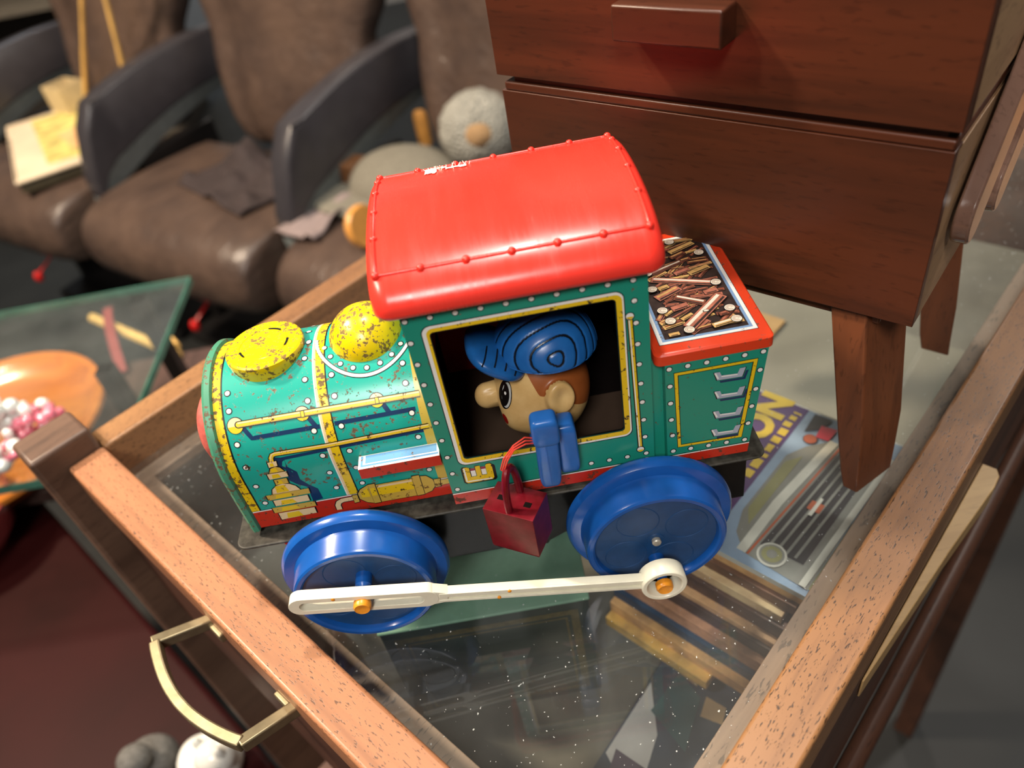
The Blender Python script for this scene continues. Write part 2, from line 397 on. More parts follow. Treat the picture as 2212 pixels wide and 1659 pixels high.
# hand rail with its printed shadow
def pipe(pts, w, lift):
    b.strip(boil, mm(pts), w+.0006, lift, BK); b.strip(boil, mm(pts), w, lift+.00004, YC)
    b.strip(boil, [p + Vector((0, w*.28)) for p in mm(pts)], w*.3, lift+.00007, CR); b.strip(boil, [p - Vector((0, w*.38)) for p in mm(pts)], w*.2, lift+.00007, GO)
b.strip(boil, mm([(-69.6,44.8),(-67.4,40.7),(-44.2,40.6)]), .0015, .00006, NV); b.strip(boil, mm([(-39.2,40.6),(-11.7,40.7)]), .0015, .00006, NV)
b.strip(boil, mm([(-47.6,44.6),(-45.4,40.6)]), .0016, .00006, NV); b.strip(boil, mm([(-22.2,44.8),(-20.4,40.6)]), .0016, .00006, NV)
for x, r in ((-71.9, .0026), (-49.1, .0023), (-23.8, .0023)):
    b.dot(boil, x/1000, .0459, r+.0003, .00014, BK); b.dot(boil, x/1000, .0459, r, .00018, CR)
    n = 14; b.poly(boil, [(x/1000 + r*.95*cos(pi+pi*k/n), .0456 + r*.95*sin(pi+pi*k/n)) for k in range(n+1)], .00020, YC)
pipe([(-71,46),(-9.4,45.5)], .0018, .00024)
b.dot(boil, -.0709, .0460, .0012, .00023, BK); b.dot(boil, -.0708, .0460, .0009, .00026, YC)
for x in (-.0496, -.0243):
    b.poly(boil, [(x-.0001,.0446),(x+.0013,.0446),(x+.0013,.0469),(x-.0001,.0469)], .00034, BK); b.poly(boil, [(x+.0001,.0448),(x+.0011,.0448),(x+.0011,.0467),(x+.0001,.0467)], .00037, YC)
# lower pipe down to the pump
b.strip(boil, mm([(-61.6,31.4),(-43.9,31.9),(-8.7,32.6)]), .0012, .00006, NV)
b.poly(boil, mm([(-62.4,32.6),(-59.2,31.8),(-59.2,27.9),(-56.8,24.8),(-57,20.9),(-55.2,17.9),(-52.6,14.8),(-52.5,9.4),(-56.2,9.0),(-55.8,16.6),(-58.8,18.9),(-60.8,21.5),(-60,26.4),(-62.4,28.9)]), .00007, NV)
pipe([(-63.5,30.6),(-63.3,32.4),(-62.6,33.5),(-61.4,33.8),(-43.9,33.4),(-8.6,34)], .0014, .00018)
pump = [[(-65,31),(-61.9,31.1),(-62.1,29.1),(-65.1,28.9)],[(-65.9,26.4),(-64.8,28.4),(-63,28.9),(-61.6,28.2),(-60.7,26.4)],[(-66.8,26.2),(-60.1,26.1),(-60.2,23.6),(-66.8,23.5)],[(-65.5,23),(-61.1,23),(-61.2,20.4),(-65.6,20.4)],
        [(-68.5,16.2),(-67.6,18.6),(-65.6,20.1),(-63.5,20.5),(-61.1,19.9),(-59.4,18.4),(-58.5,16.2)],[(-70.8,16.1),(-55.6,16.1),(-55.8,13.5),(-70.8,13.5)],[(-69.3,13.0),(-57,13.0),(-57.1,9.9),(-69.4,10)],[(-71,9.4),(-55.7,9.2),(-55.8,6.7),(-71,6.6)],[(-69.8,6.2),(-56.7,6.1),(-56.8,3),(-69.8,2.6)]]
for i, p in enumerate(pump):
    q = mm(p); c = sum(q, Vector((0,0)))/len(q)
    b.poly(boil, [c + (v-c)*1.0 + (v-c).normalized()*.0004 for v in q], .0002+i*.00002, BK); b.poly(boil, q, .00024+i*.00002, GO if i % 2 else CR)
    lo = min(v.y for v in q); hi = max(v.y for v in q); xa = min(v.x for v in q); xb = max(v.x for v in q)
    b.poly(boil, [(xa+(xb-xa)*.18, lo+.0003),(xa+(xb-xa)*.62, lo+.0003),(xa+(xb-xa)*.55, hi-.0006),(xa+(xb-xa)*.22, hi-.0006)], .00027+i*.00002, YC)
# lubricator drum
val = [[(-40,8.7),(-38.7,10.6),(-35.5,12.3),(-35.7,2.6),(-37.9,3.5),(-40,5.9)],[(-16.7,12),(-14.6,11.6),(-12.8,9.2),(-12.4,6.2),(-14.1,3.6),(-16.9,2.6)],[(-32.8,11.7),(-19.8,11.7),(-20,2.5),(-32.9,2.5)],[(-35.5,12.4),(-33.1,12.4),(-33.2,2.4),(-35.6,2.4)],[(-19.7,12.7),(-17,12.7),(-17.1,2.5),(-19.8,2.4)],
       [(-12.4,9.2),(-10.1,9.1),(-10.4,5.3),(-12.5,5.2)],[(-42.2,8.5),(-40.4,8.4),(-40.5,4.7),(-42.3,4.5)],[(-10.1,8.3),(-7.2,8.4),(-7.2,5.9),(-10.3,5.8)]]
b.strip(boil, mm([(-42,6.8),(-46.2,6.8),(-47.8,6),(-48.5,4.6),(-48.6,2.2)]), .0026, .00018, BK); b.strip(boil, mm([(-42,6.8),(-46.2,6.8),(-47.8,6),(-48.5,4.6),(-48.6,2.2)]), .0019, .00021, CR)
for i, p in enumerate(val):
    q = mm(p); c = sum(q, Vector((0,0)))/len(q); b.poly(boil, [v + (v-c).normalized()*.0004 for v in q], .0002+i*.00002, BK); b.poly(boil, q, .00024+i*.00002, GO)
b.poly(boil, mm([(-32.6,10.6),(-20,10.6),(-20,6.2),(-32.7,6.2)]), .00036, YC); b.poly(boil, mm([(-32.6,11.2),(-20,11.2),(-20,10.2),(-32.6,10.2)]), .0004, CR); b.poly(boil, mm([(-39,8.7),(-37.8,10),(-36,10.8),(-36,6.2),(-39,6.6)]), .00038, YC)
b.poly(boil, mm([(-35.2,10.5),(-33.4,10.5),(-33.4,6.5),(-35.3,6.5)]), .0004, YC)
boiler = b.build('boiler', mats_b, loco, ang=40)

# rolled front end ring with the faded red lamp knob
b = MB()
def hs_ring(x, r, zb, n=56): return [Vector((x, y, z)) for y, z in horseshoe(r, zb, n)]
b.loft([hs_ring(XF+.0036, RB+.0002, ZB), hs_ring(XF+.003, RB+.0012, ZB-.0006), hs_ring(XF+.0012, RB+.0014, ZB-.0008), hs_ring(XF, RB+.0004, ZB), hs_ring(XF+.0004, RB-.002, ZB+.002)], 0, cap=True)
front = b.build('boiler_front', [M['teal_old']], boiler)
b = MB(); b.lathe([(0,.0128),(.006,.0126),(.0108,.0117),(.0134,.0100),(.0144,.0076),(.0146,0)], Matrix.Translation((XF+.0006, 0, .0785)) @ Matrix.Rotation(-pi/2, 4, 'Y'), 40)
tag(b.build('lamp_knob', [M['pink_knob']], loco), 'faded red round knob')

# chimney cap and steam dome
b = MB()
b.lathe([(.0132,.0905),(.0134,.1083),(.0137,.1095),(.0135,.1108),(.0128,.1113),(.0086,.1113),(.0083,.1110),(.0080,.1113),(0,.1114)], Matrix.Translation((-.0606,0,0)), 72)
for a0, a1 in ((.9,1.5),(3.5,3.9),(5.9,6.4)):
    b.add([Vector((-.0606 + r*cos(a0+(a1-a0)*k/8), r*sin(a0+(a1-a0)*k/8), .1115)) for k in range(9) for r in (.0080,.0087)], [(2*k,2*k+1,2*k+3,2*k+2) for k in range(8)], 1)
b.build('chimney', [M['yellow_cap'], M['black']], loco)
b = MB()
b.lathe([(.0128,.090),(.0129,.1045),(.0131,.1060)] + [(.0131*cos(t*pi/2/14), .1060+.0125*sin(t*pi/2/14)) for t in range(15)], Matrix.Translation((-.0255,0,0)), 72)
b.build('steam_dome', [M['yellow_cap']], loco)

# running board step on the near and far side
for sgn in (-1, 1):
    b = MB(); y0, y1 = sgn*(RB-.0005), sgn*(RB+.0062)
    b.box(-.0346, XR-.0002, min(y0,y1), max(y0,y1), .0748, .0794, 0)
    def top(x, y, l): return Vector((x, sgn*y, .0794+l))
    b.poly(top, [(-.0346,.0303),(XR-.0002,.0303),(XR-.0002,.0367),(-.0346,.0367)], .00006, 1)
    b.poly(top, [(-.0338,.0309),(XR-.0006,.0309),(XR-.0006,.0358),(-.0338,.0358)], .0001, 2)
    b.poly(top, [(-.0330,.0309),(XR-.0006,.0309),(XR-.0006,.0350),(-.0330,.0350)], .00014, 3)
    b.poly(top, [(-.0322,.0309),(XR-.0010,.0309),(XR-.0010,.0345),(-.0322,.0345)], .00018, 2)
    b.build('running_board', [M['red_tin'], M['white'], M['blue_print'], M['white']], loco)

# ------------------------------------------------ cab
WC = .0352; CX0, CX1, CZ0, CZ1 = -.0066, .0659, .0520, .1405
def rrect(x0, x1, z0, z1, r, n=5):
    o = []
    for cx, cz, a in ((x1-r, z1-r, 0), (x0+r, z1-r, pi/2), (x0+r, z0+r, pi), (x1-r, z0+r, 3*pi/2)):
        o += [(cx + r*cos(a+pi/2*k/n), cz + r*sin(a+pi/2*k/n)) for k in range(n+1)]
    return o
def frame_faces(mb, mp, outer, inner, lift, mi):
    n = len(outer); mb.add([mp(a, c, lift) for a, c in outer] + [mp(a, c, lift) for a, c in inner], [(i, (i+1) % n, n+(i+1) % n, n+i) for i in range(n)], mi)
WIN = (.0009, .0559, .0742, .1284)
def sq_match(x0, x1, z0, z1, n=5):             # rectangle sampled to match rrect point for point
    o = []
    for (cx, cz) in ((x1, z1), (x0, z1), (x0, z0), (x1, z0)): o += [(cx, cz)]*(n+1)
    return o
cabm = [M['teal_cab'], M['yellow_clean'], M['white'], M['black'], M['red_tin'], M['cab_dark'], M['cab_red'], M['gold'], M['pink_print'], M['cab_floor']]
b = MB()
for sgn in (-1, 1):
    mp = lambda x, z, l, s=sgn: Vector((x, s*(WC + l), z))
    hole = rrect(*WIN, .0012)
    frame_faces(b, mp, sq_match(CX0, CX1, CZ0, CZ1), hole, 0, 0)
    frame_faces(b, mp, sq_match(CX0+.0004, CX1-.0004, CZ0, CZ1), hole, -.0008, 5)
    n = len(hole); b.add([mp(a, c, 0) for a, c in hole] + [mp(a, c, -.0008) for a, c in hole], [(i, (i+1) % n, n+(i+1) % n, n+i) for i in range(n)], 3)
    # window border
    wo = rrect(-.0003, .0580, .0720, .1300, .0022); frame_faces(b, mp, rrect(-.0015, .0585, .0712, .1310, .0028), wo, .00006, 2); frame_faces(b, mp, rrect(-.0018, .0588, .0709, .1313, .003), rrect(-.0015, .0585, .0712, .1310, .0028), .00008, 3)
    frame_faces(b, mp, wo, rrect(.0006, .0562, .0739, .1287, .0014), .00008, 1)
    frame_faces(b, mp, rrect(.0006, .0562, .0739, .1287, .0014), hole, .0001, 3)
    for k in range(10): b.rivet(mp, -.0053 + .0669*k/9, .1341, .0001, .0008, 2, 3)
    for k in range(9):
        b.rivet(mp, -.0054 + .0009*k/8, .1261 - .0664*k/8, .0001, .0008, 2, 3); b.rivet(mp, .0616 + .0014*k/8, .1268 - .0658*k/8, .0001, .0008, 2, 3)
    for x in (.0435, .0499, .0563): b.rivet(mp, x, .0608, .0001, .0008, 2, 3)
    # vertical grab rail
    b.strip(mp, [(.0600,.1215),(.0611,.0635)], .0019, .0001, 3); b.strip(mp, [(.0600,.1215),(.0611,.0635)], .0012, .00014, 1); b.strip(mp, [(.0597,.1215),(.0608,.0635)], .0004, .00017, 2)
    for x, z in ((.0600,.1215),(.0611,.0635)): b.dot(mp, x, z, .0015, .00018, 3); b.dot(mp, x, z, .0012, .0002, 2); b.poly(mp, [(x-.0011,z-.0002),(x-.0008,z-.0008),(x,z-.0012),(x+.0008,z-.0008),(x+.0011,z-.0002)], .00022, 1)
    # footstep emblem
    q = [(-.0009,.0692),(-.0004,.0699),(.0009,.0699),(.0014,.0694),(.0014,.0648),(.0035,.0648),(.0035,.0697),(.0052,.0697),(.0052,.0648),(.0071,.0648),(.0071,.0694),(.0076,.0699),(.0088,.0699),(.0093,.0692),(.0093,.0628),(.0086,.0619),(-.0002,.0619),(-.0009,.0628)]
    b.poly(mp, [(x+.0010, z-.0006) for x, z in q], .00007, 3); b.poly(mp, [(.0040+(x-.0042)*1.08, .0659+(z-.0659)*1.08) for x, z in q], .0001, 3); b.poly(mp, q, .00014, 1)
    b.strip(mp, [(-.0004,.0696),(-.0004,.0628),(.0085,.0624)], .0006, .00017, 2)
    for x in (.0017, .0054): b.poly(mp, [(x,.0650),(x+.0016,.0650),(x+.0016,.0690),(x,.0690)], .00012, 2); b.poly(mp, [(x,.0678),(x+.0016,.0678),(x+.0016,.0690),(x,.0690)], .00014, 8)
    # red sill strip
    for z0, z1, m_, l in ((CZ0, .0572, 4, .0001), (.0572, .0577, 2, .00012), (.0577, .0580, 3, .0001)): b.add([mp(CX0, z0, l), mp(CX1, z0, l), mp(CX1, z1, l), mp(CX0, z1, l)], [(0,1,2,3)], m_)
# inside face of the far wall: red, with shade painted dark on the right
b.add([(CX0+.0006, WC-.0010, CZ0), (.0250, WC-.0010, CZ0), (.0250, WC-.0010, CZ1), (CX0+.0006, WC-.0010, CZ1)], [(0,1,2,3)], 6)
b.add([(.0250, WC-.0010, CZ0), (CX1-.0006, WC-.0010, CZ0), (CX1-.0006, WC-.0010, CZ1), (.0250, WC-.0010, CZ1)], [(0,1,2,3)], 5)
b.box(.0240, .0630, .004, WC-.0012, CZ0, .0760, 5)  # added dark block, deepens the painted shade behind the driver
# end walls (front one red inside), floor
b.add([(CX0,-WC,CZ0),(CX0,WC,CZ0),(CX0,WC,CZ1),(CX0,-WC,CZ1)], [(0,1,2,3)], 0); b.add([(CX1,-WC,CZ0),(CX1,WC,CZ0),(CX1,WC,CZ1),(CX1,-WC,CZ1)], [(0,1,2,3)], 0)
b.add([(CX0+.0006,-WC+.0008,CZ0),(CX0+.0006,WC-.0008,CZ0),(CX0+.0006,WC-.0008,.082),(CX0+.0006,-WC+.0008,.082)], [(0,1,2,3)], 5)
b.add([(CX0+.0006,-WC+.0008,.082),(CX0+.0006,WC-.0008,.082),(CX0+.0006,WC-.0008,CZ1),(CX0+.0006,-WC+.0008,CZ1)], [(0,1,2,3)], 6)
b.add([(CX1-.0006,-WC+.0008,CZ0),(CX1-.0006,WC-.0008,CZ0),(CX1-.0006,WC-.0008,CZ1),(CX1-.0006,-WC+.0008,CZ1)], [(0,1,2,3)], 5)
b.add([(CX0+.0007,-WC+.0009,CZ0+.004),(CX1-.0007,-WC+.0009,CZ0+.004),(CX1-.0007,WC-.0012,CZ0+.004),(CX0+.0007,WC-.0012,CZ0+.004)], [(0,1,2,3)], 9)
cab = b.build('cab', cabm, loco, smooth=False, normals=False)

# ------------------------------------------------ roof
RW, RZ0, RH, RN = .0394, .139, .0145, 2.1042; RX0, RX1 = -.0133, .0713
def roofpt(t, w, h, zb):                       # t 0..1 across
    a = pi*t; return (-w*math.copysign(abs(cos(a))**(2/RN), cos(a)), zb + h*abs(sin(a))**(2/RN))
b = MB(); n = 64
rings = []
for x, dw in ((RX0+.006,.006),(RX0+.0016,.0022),(RX0+.0005,.0009),(RX0,.0),(RX0,-.0001)):
    pass
RC, RCH = .0058, .0036
def shr(e, r): return 0 if e >= r else r - sqrt(max(0, r*r - (r-e)**2))
es = [.00002,.0002,.0006,.0012,.002,.003,.0042,.0056]
for x, e in [(RX0+e, e) for e in es] + [(.01, 1), (.03, 1), (.05, 1)] + [(RX1-e, e) for e in reversed(es)]:
    rings.append([Vector((x, *roofpt(k/n, RW - shr(e, RC), RH - shr(e, RCH), RZ0))) for k in range(n+1)])
b.loft(rings, 0, cap=False, closed=False)
for r in (rings[0], rings[-1]): b.add(r, [tuple(range(len(r)))], 0)
# lower lip and underside
def edge(z, g): return [Vector((x, y, z)) for x, y in rrect(RX0+g, RX1-g, -RW+g, RW-g, RC-g, 8)]
b.loft([edge(RZ0+.0003, 0), edge(RZ0-.0008, .0002), edge(RZ0-.0016, .0009), edge(RZ0-.0018, .0022), edge(RZ0+.0004, .0026)], 0, cap=True)
def rz(y, up=0): return RZ0 + (RH+up)*max(0, 1-abs(y/(RW+up))**RN)**(1/RN)
# raised bead with round studs
yn, yf, xa, xb = -.0311, .0285, -.0103, .0678
path = [(xa+(xb-xa)*k/30, yn, rz(yn)) for k in range(31)] + [(xb, yn+(yf-yn)*k/40, rz(yn+(yf-yn)*k/40)) for k in range(1,41)] + [(xb-(xb-xa)*k/30, yf, rz(yf)) for k in range(1,31)] + [(xa, yf-(yf-yn)*k/40, rz(yf-(yf-yn)*k/40)) for k in range(1,40)]
b.tube(path, .00055, 8, 0, closed=True)
for k in range(7):
    for y in (yn, yf): b.ell((xa+(xb-xa)*k/6, y, rz(y)), (.0013,.0013,.0013), nu=14, nv=8)
for y in (-.0173,-.0035,.0097,.0206):
    for x in (xa, xb): b.ell((x, y, rz(y)), (.0012,.0011,.0010), nu=12, nv=8)
# chipped white edge near the far side
random.seed(3)
def rsurf(x, y, l): return Vector((x, y, rz(y, l)))
for x0, x1, y0, y1 in ((.0055,.0095,.0195,.0272),(.0095,.0125,.0240,.0272),(.0125,.0195,.0215,.0240)):
    k = 7; P = [(x0+(x1-x0)*i/k, y0+random.uniform(-.0008,.0008)) for i in range(k+1)] + [(x1-(x1-x0)*i/k, y1+random.uniform(-.0006,.0006)) for i in range(k+1)]
    b.poly(rsurf, P, .0003, 1)
for i in range(26):
    x = random.uniform(.006,.0205); y = random.uniform(.021,.0262); p = rsurf(x, y, 0); L = random.uniform(.0008,.0022)
    b.tube([p, p + Vector((random.uniform(-1,1)*L*.7, random.uniform(-.3,.6)*L, L*.7))], .00014, 4, 1)
b.build('roof', [M['roof'], M['chip']], loco, ang=50)

# ------------------------------------------------ tender with lid
b = MB(); WT = .0351
# neck between cab and tender, tapering bunker box
b.box(CX1, .0722, -WT+.004, WT-.004, .0522, .0990, 0)
tp = [(.0702,.1010),(.1038,.1010),(.0992,.0525),(.0706,.0525)]
b.prism(tp, -WT, WT, 'y', 0)
for sgn in (-1, 1):
    mp = lambda x, z, l, s=sgn: Vector((x, s*(WT + l), z))
    for z0, z1, m_, l in ((.0525,.0567,4,.0001),(.0567,.0572,2,.00012),(.0572,.0575,3,.0001)):
        xr = lambda z: .0992 + (z-.0525)/.0485*.0046
        b.add([mp(.0706,z0,l), mp(xr(z0),z0,l), mp(xr(z1),z1,l), mp(.0705,z1,l)], [(0,1,2,3)], m_)
    for x, z in [(71.6,97.6),(77.6,97.7),(83.7,97.7),(89.8,97.8),(95.9,97.9),(101.9,98),(71.8,90.2),(71.9,82.6),(72.1,74.9),(72.4,67.3),(72.6,59.4),(101.3,90.4),(100.4,82.3),(99.5,74.6),(98.7,66.7),(97.9,58.8),(78.8,59.2),(85.1,59.1),(91.5,59)]:
        b.rivet(mp, x/1000, z/1000, .0001, .00082, 2, 3)
    fo = mm([(73.2,95.5),(100.3,95.5),(96.7,60.5),(74.3,60.9)]); fi = mm([(74.3,94.4),(99,94.5),(95.5,61.4),(75.3,61.9)])
    f2 = mm([(74.6,94.1),(98.7,94.2),(95.3,61.6),(75.5,62.1)]); f0 = mm([(73,95.7),(100.5,95.7),(96.9,60.3),(74.1,60.7)])
    frame_faces(b, mp, f0, f2, .00008, 3); frame_faces(b, mp, fo, fi, .00013, 1)
    for dz, dx in ((0,0),(-.0083,.0003),(-.0174,.0001),(-.0260,-.0003)):
        h = [(86.2,92.7),(88.1,92.6),(88.6,91),(93.9,90.7),(94.6,92.7),(96.5,92.8),(95.5,89.0),(87.3,89.2)]
        h = [Vector((x/1000+dx, z/1000+dz)) for x, z in h]; c = sum(h, Vector((0,0)))/8
        b.poly(mp, [p + Vector((.0011,-.0014)) for p in h], .0001, 8); b.poly(mp, [p + Vector((.0004,-.0004)) for p in h], .00012, 0)
        b.poly(mp, [p + (p-c).normalized()*.00034 for p in h], .00013, 3); b.poly(mp, h, .00016, 6)
        b.strip(mp, [h[0]+Vector((.0003,-.0003)), h[7]+Vector((.0003,.0006))], .0006, .00019, 2); b.strip(mp, [h[2]+Vector((0,-.0004)), h[3]+Vector((0,-.0004))], .0005, .00019, 2)
tender = b.build('tender', [M['teal_cab'], M['yellow_clean'], M['white'], M['black'], M['red_tin'], M['cab_dark'], M['grey_print'], M['gold'], M['navy']], loco, smooth=False)
b = MB(); ZT = .1037
lidp = rrect(.0671, .1054, -.0352, .0352, .0022, 4)
b.loft([[Vector((x, y, z)) for x, y in rrect(.0671-g+.0, .1054+g, -.0352-g, .0352+g, .0022, 4)] for z, g in ((.0992,-.0002),(.0994,0),(ZT-.0006,0),(ZT,-.0006))], 0)
tm = lambda x, y, l: Vector((x, y, ZT + l))
def quad(x0, x1, y0, y1, l, mi): b.poly(tm, [(x0,y0),(x1,y0),(x1,y1),(x0,y1)], l, mi)
quad(.0698,.1018,-.0303,.0313,.00005,1); quad(.0700,.1016,-.0301,.0311,.00008,3); quad(.0712,.1004,-.0289,.0299,.00011,7); quad(.0722,.0994,-.0279,.0289,.00014,2)
random.seed(11)
def log(a, c, w, m1, m2, lift, ends=0):
    a = Vector(a); c = Vector(c); d = (c-a).normalized(); nn = Vector((-d.y, d.x))
    b.strip(tm, [a-d*.0002, c+d*.0002], w+.0004, lift, 1); b.strip(tm, [a, c], w, lift+.00003, m1)
    b.strip(tm, [a+nn*w*.2+d*.0006, c+nn*w*.2-d*.0006], w*.28, lift+.00006, m2)
    b.strip(tm, [a-nn*w*.3+d*.0006, c-nn*w*.3-d*.0006], w*.2, lift+.00006, 2)
def end(x, y, r, lift):
    b.dot(tm, x, y, r+.0002, lift, 1); b.dot(tm, x, y, r, lift+.00003, 6)
    for q in (.72, .42): b.strip(tm, [(x+r*q*cos(t*.45), y+r*q*sin(t*.45)) for t in range(13)], r*.09, lift+.00006, 4)
for i in range(80):                            # jumbled small sticks behind the main logs
    x = random.uniform(.074,.096); y = random.uniform(-.026,.027); a = random.uniform(-.2,.9); L = random.uniform(.002,.006)
    x0, x1 = max(.0728, x-L*cos(a)), min(.0988, x+L*cos(a)); y0, y1 = max(-.0274, y-L*sin(a)), min(.0284, y+L*sin(a))
    log((x0,y0),(x1,y1), random.uniform(.0009,.0022), random.choice((4,4,4,5,8)), random.choice((5,8,4)), .00018+i*.0000025)
for i, (a, c, w, m1, m2) in enumerate([((76.1,5.8),(96.1,-2.6),2.3,5,6),((75.1,-5.9),(84,-1.6),2.6,5,8),((81,-6.7),(89.7,-12.7),2.4,4,6),((78.4,-13.3),(84.2,-12),2,5,5),((91,-7.3),(95.8,-6.6),1.8,5,5),((89.3,5.2),(97.1,7.8),2,8,8),
      ((76.2,9),(89.1,13.7),1.8,4,6),((86.3,20.3),(96.1,24.5),1.8,8,8),((86.3,28),(96.6,27),1.6,8,4),((73.9,-26.6),(77.4,-26.4),1.2,8,8),((79.9,-19.9),(84.1,-17.7),1.2,8,8),((85.7,16.7),(91.3,19.1),1.6,4,8),((76.9,-1),(80.6,0),1.6,8,8),((84.5,6.2),(90.1,7.9),1.6,5,5),((92.1,-20.7),(95.2,-20.2),1.4,4,5),((88.4,-26),(96.4,-24.6),1.7,8,6),((80.9,-24.7),(95.9,-10.5),3.2,5,6)]):
    log(Vector(a)/1000, Vector(c)/1000, w*1.35/1000, m1, m2, .0004+i*.00003)
for i, (x, y) in enumerate([(96.4,-2.9),(74.8,-.6),(75.1,-13.5),(76.2,-19.8),(80.7,-25.9),(96.5,-24.6),(96.2,-18.4),(96.2,16.8),(75.5,9.3),(74.6,19),(88,27)]): end(x/1000, y/1000, .0017, .00095+i*.00001)
b.dot(tm, .0886, -.0178, .0012, .00100, 1, ry=.0007); b.dot(tm, .0886, -.0178, .0009, .00104, 6, ry=.0005)
lid = b.build('lid', [M['red_lid'], M['black'], M['bark_dark'], M['white'], M['bark'], M['bark_pink'], M['log_end'], M['lightblue_print'], M['bark_gold']], tender, ang=40)

# ------------------------------------------------ chassis
b = MB()
b.loft([[Vector((x, y, z)) for x, y in rrect(-.0882, .1062, -.0368, .0368, .004, 5)] for z in (.0490, .0502)], 1)
b.prism([(-.0700,.0490),(.1012,.0490),(.1012,.0215),(.0885,.0215),(.0870,.0235),(.084,.0240),(.040,.0240),(.0245,.0158),(.0235,.0140),(.0185,.0140),(.0178,.0158),(-.0300,.0158),(-.0330,.030),(-.0700,.034)], -.0308, .0308, 'y', 0)
chassis = b.build('chassis', [M['black_tin'], M['black_worn']], loco, smooth=False, bevel=.0008)
b = MB()
b.prism([(-.0700,.0488),(-.0860,.0470),(-.0800,.0300),(-.0740,.0140),(-.0690,.0140),(-.0690,.0400)], -.020, .020, 'y', 0)
for k in range(-3, 4): b.tube([(-.0858, k*.005, .046), (-.0745, k*.006, .0135)], .0012, 6, 0)
b.build('cowcatcher', [M['red_plastic']], loco, bevel=.0006)

# wheels: flange, tread, recessed web with four round dimples, crank boss and axle end
def wheel(cx, sgn, crank, rot):
    b = MB(); T = Matrix.Translation((cx, 0, .031)) @ Matrix.Rotation(pi/2 if sgn < 0 else -pi/2, 4, 'X')      # local z points away from the toy
    b.lathe([(0,.0360),(.026,.0360),(.0300,.0372),(.0309,.0384),(.0310,.0396),(.0307,.0408),(.0298,.0420),(.0275,.0426),(.0262,.0428),(.0257,.0440),(.0256,.0510),(.0253,.0519),(.0246,.0524),(.0233,.0524),(.0226,.0519),(.0222,.0508),(.0221,.0500),(0,.0500)], T, 96, mis=[0]*16 + [1])
    for k in range(4):
        a = rot + k*pi/2; P = T @ Matrix.Translation((.0128*cos(a), .0128*sin(a), 0))
        b.lathe([(.0078,.0499),(.0078,.05005),(.0076,.05020),(.0074,.05005),(.0074,.0499)], P, 40, 1, cap=False)
    b.lathe([(.0032,.0499),(.0030,.0503),(0,.0503)], T, 24, 1, cap=False)
    w = b.build('wheel', [M['blue_plastic'], M['blue_dark']], loco, ang=30)
    a = MB(); a.lathe([(.00165,.0500),(.0017,.0516),(.0014,.0520),(0,.0520)], T, 24); tag(a.build('axle_end', [M['steel']], w), 'steel axle end')
    c = MB(); px, pz = crank; P = Matrix.Translation((px, 0, pz)) @ Matrix.Rotation(pi/2 if sgn < 0 else -pi/2, 4, 'X')
    c.lathe([(.0030,.0499),(.0029,.0545),(.0022,.0552),(.0019,.0556),(.0019,.0612)], P, 24, 0); c.lathe([(.0019,.0608),(.0031,.0612),(.0031,.0632),(.0026,.0640),(.0018,.0636),(0,.0634)], P, 28, 1)
    tag(c.build('crank_pin', [M['blue_plastic'], M['amber_plastic']], w), 'crank pin with amber tip')
wheel(-.0448, -1, (-.0430, .0400), .35); wheel(.0620, -1, (.0618, .0198), .5)
wheel(-.0448, 1, (-.0430, .0220), .35); wheel(.0620, 1, (.0618, .0220), .5)
# connecting rods: slotted loop at the front, ribbed bar, ring at the rear
def rod(sgn, A, B):
    b = MB(); A = Vector(A); B = Vector(B); d = (B-A).normalized(); up = Vector((-d.z, 0, d.x)); out = Vector((0, sgn, 0))
    R3 = Matrix((d, up, out)).transposed(); T = Matrix.Translation(A) @ R3.to_4x4()
    L = (B-A).length
    def outline(x0, x1, r, n=12): return [(x1 + r*cos(-pi/2+pi*k/n), r*sin(-pi/2+pi*k/n)) for k in range(n+1)] + [(x0 + r*cos(pi/2+pi*k/n), r*sin(pi/2+pi*k/n)) for k in range(n+1)]
    def loop(x0, x1, ro, ri, xi0, xi1, h0, h1):
        o = outline(x0, x1, ro); i = outline(xi0, xi1, ri); n = len(o)
        vs = [T @ Vector((p[0], p[1], h)) for h in (h0, h1) for p in o + i]
        fs = []
        for k in range(n):
            j = (k+1) % n
            fs += [(k,j,n+j,n+k), (2*n+k,3*n+k,3*n+j,2*n+j), (k,2*n+k,2*n+j,j), (n+k,n+j,3*n+j,3*n+k)]
        b.add(vs, fs, 0)
    loop(0, .0425, .0043, .0022, .0015, .0395, -.0021, .0021)
    b.box(.045, L-.0070, -.0024, .0024, -.0014, .0012, 0, T); b.box(.047, L-.0072, .0004, .0024, .0012, .0021, 0, T); b.box(.047, L-.0072, -.0024, -.0012, .0012, .0021, 0, T)
    b.prism([(.0435,-.0040),(.0435,.0040),(.050,.0024),(.050,-.0024)], -.0019, .0019, 'z', 0, T)
    P = T @ Matrix.Translation((L, 0, 0)); b.lathe([(.0070,-.0033),(.0082,-.0029),(.0083,.0029),(.0079,.0034),(.0066,.0034),(.0061,.0028),(.0060,-.0028),(.0061,-.0033),(.0070,-.0033)], P, 48)
    for x, y, m_ in ((.011,.0034,1),(.0715,.0016,1),(.0680,-.0018,1)): b.ell(T @ Vector((x, y, .0020)), (.0008,.0004,.0009), nu=10, nv=6, mi=1)
    b.box(L-.0064, L-.0010, -.0010, .0010, -.0026, -.0012, 0, T)
    b.build('connecting_rod', [M['white_plastic'], M['amber_plastic']], loco, bevel=.0006, ang=40)
rod(-1, (-.0632, -.0596, .0440), (.0618, -.0596, .0203))
rod(1, (-.0632, .0596, .0222), (.0618, .0596, .0220))

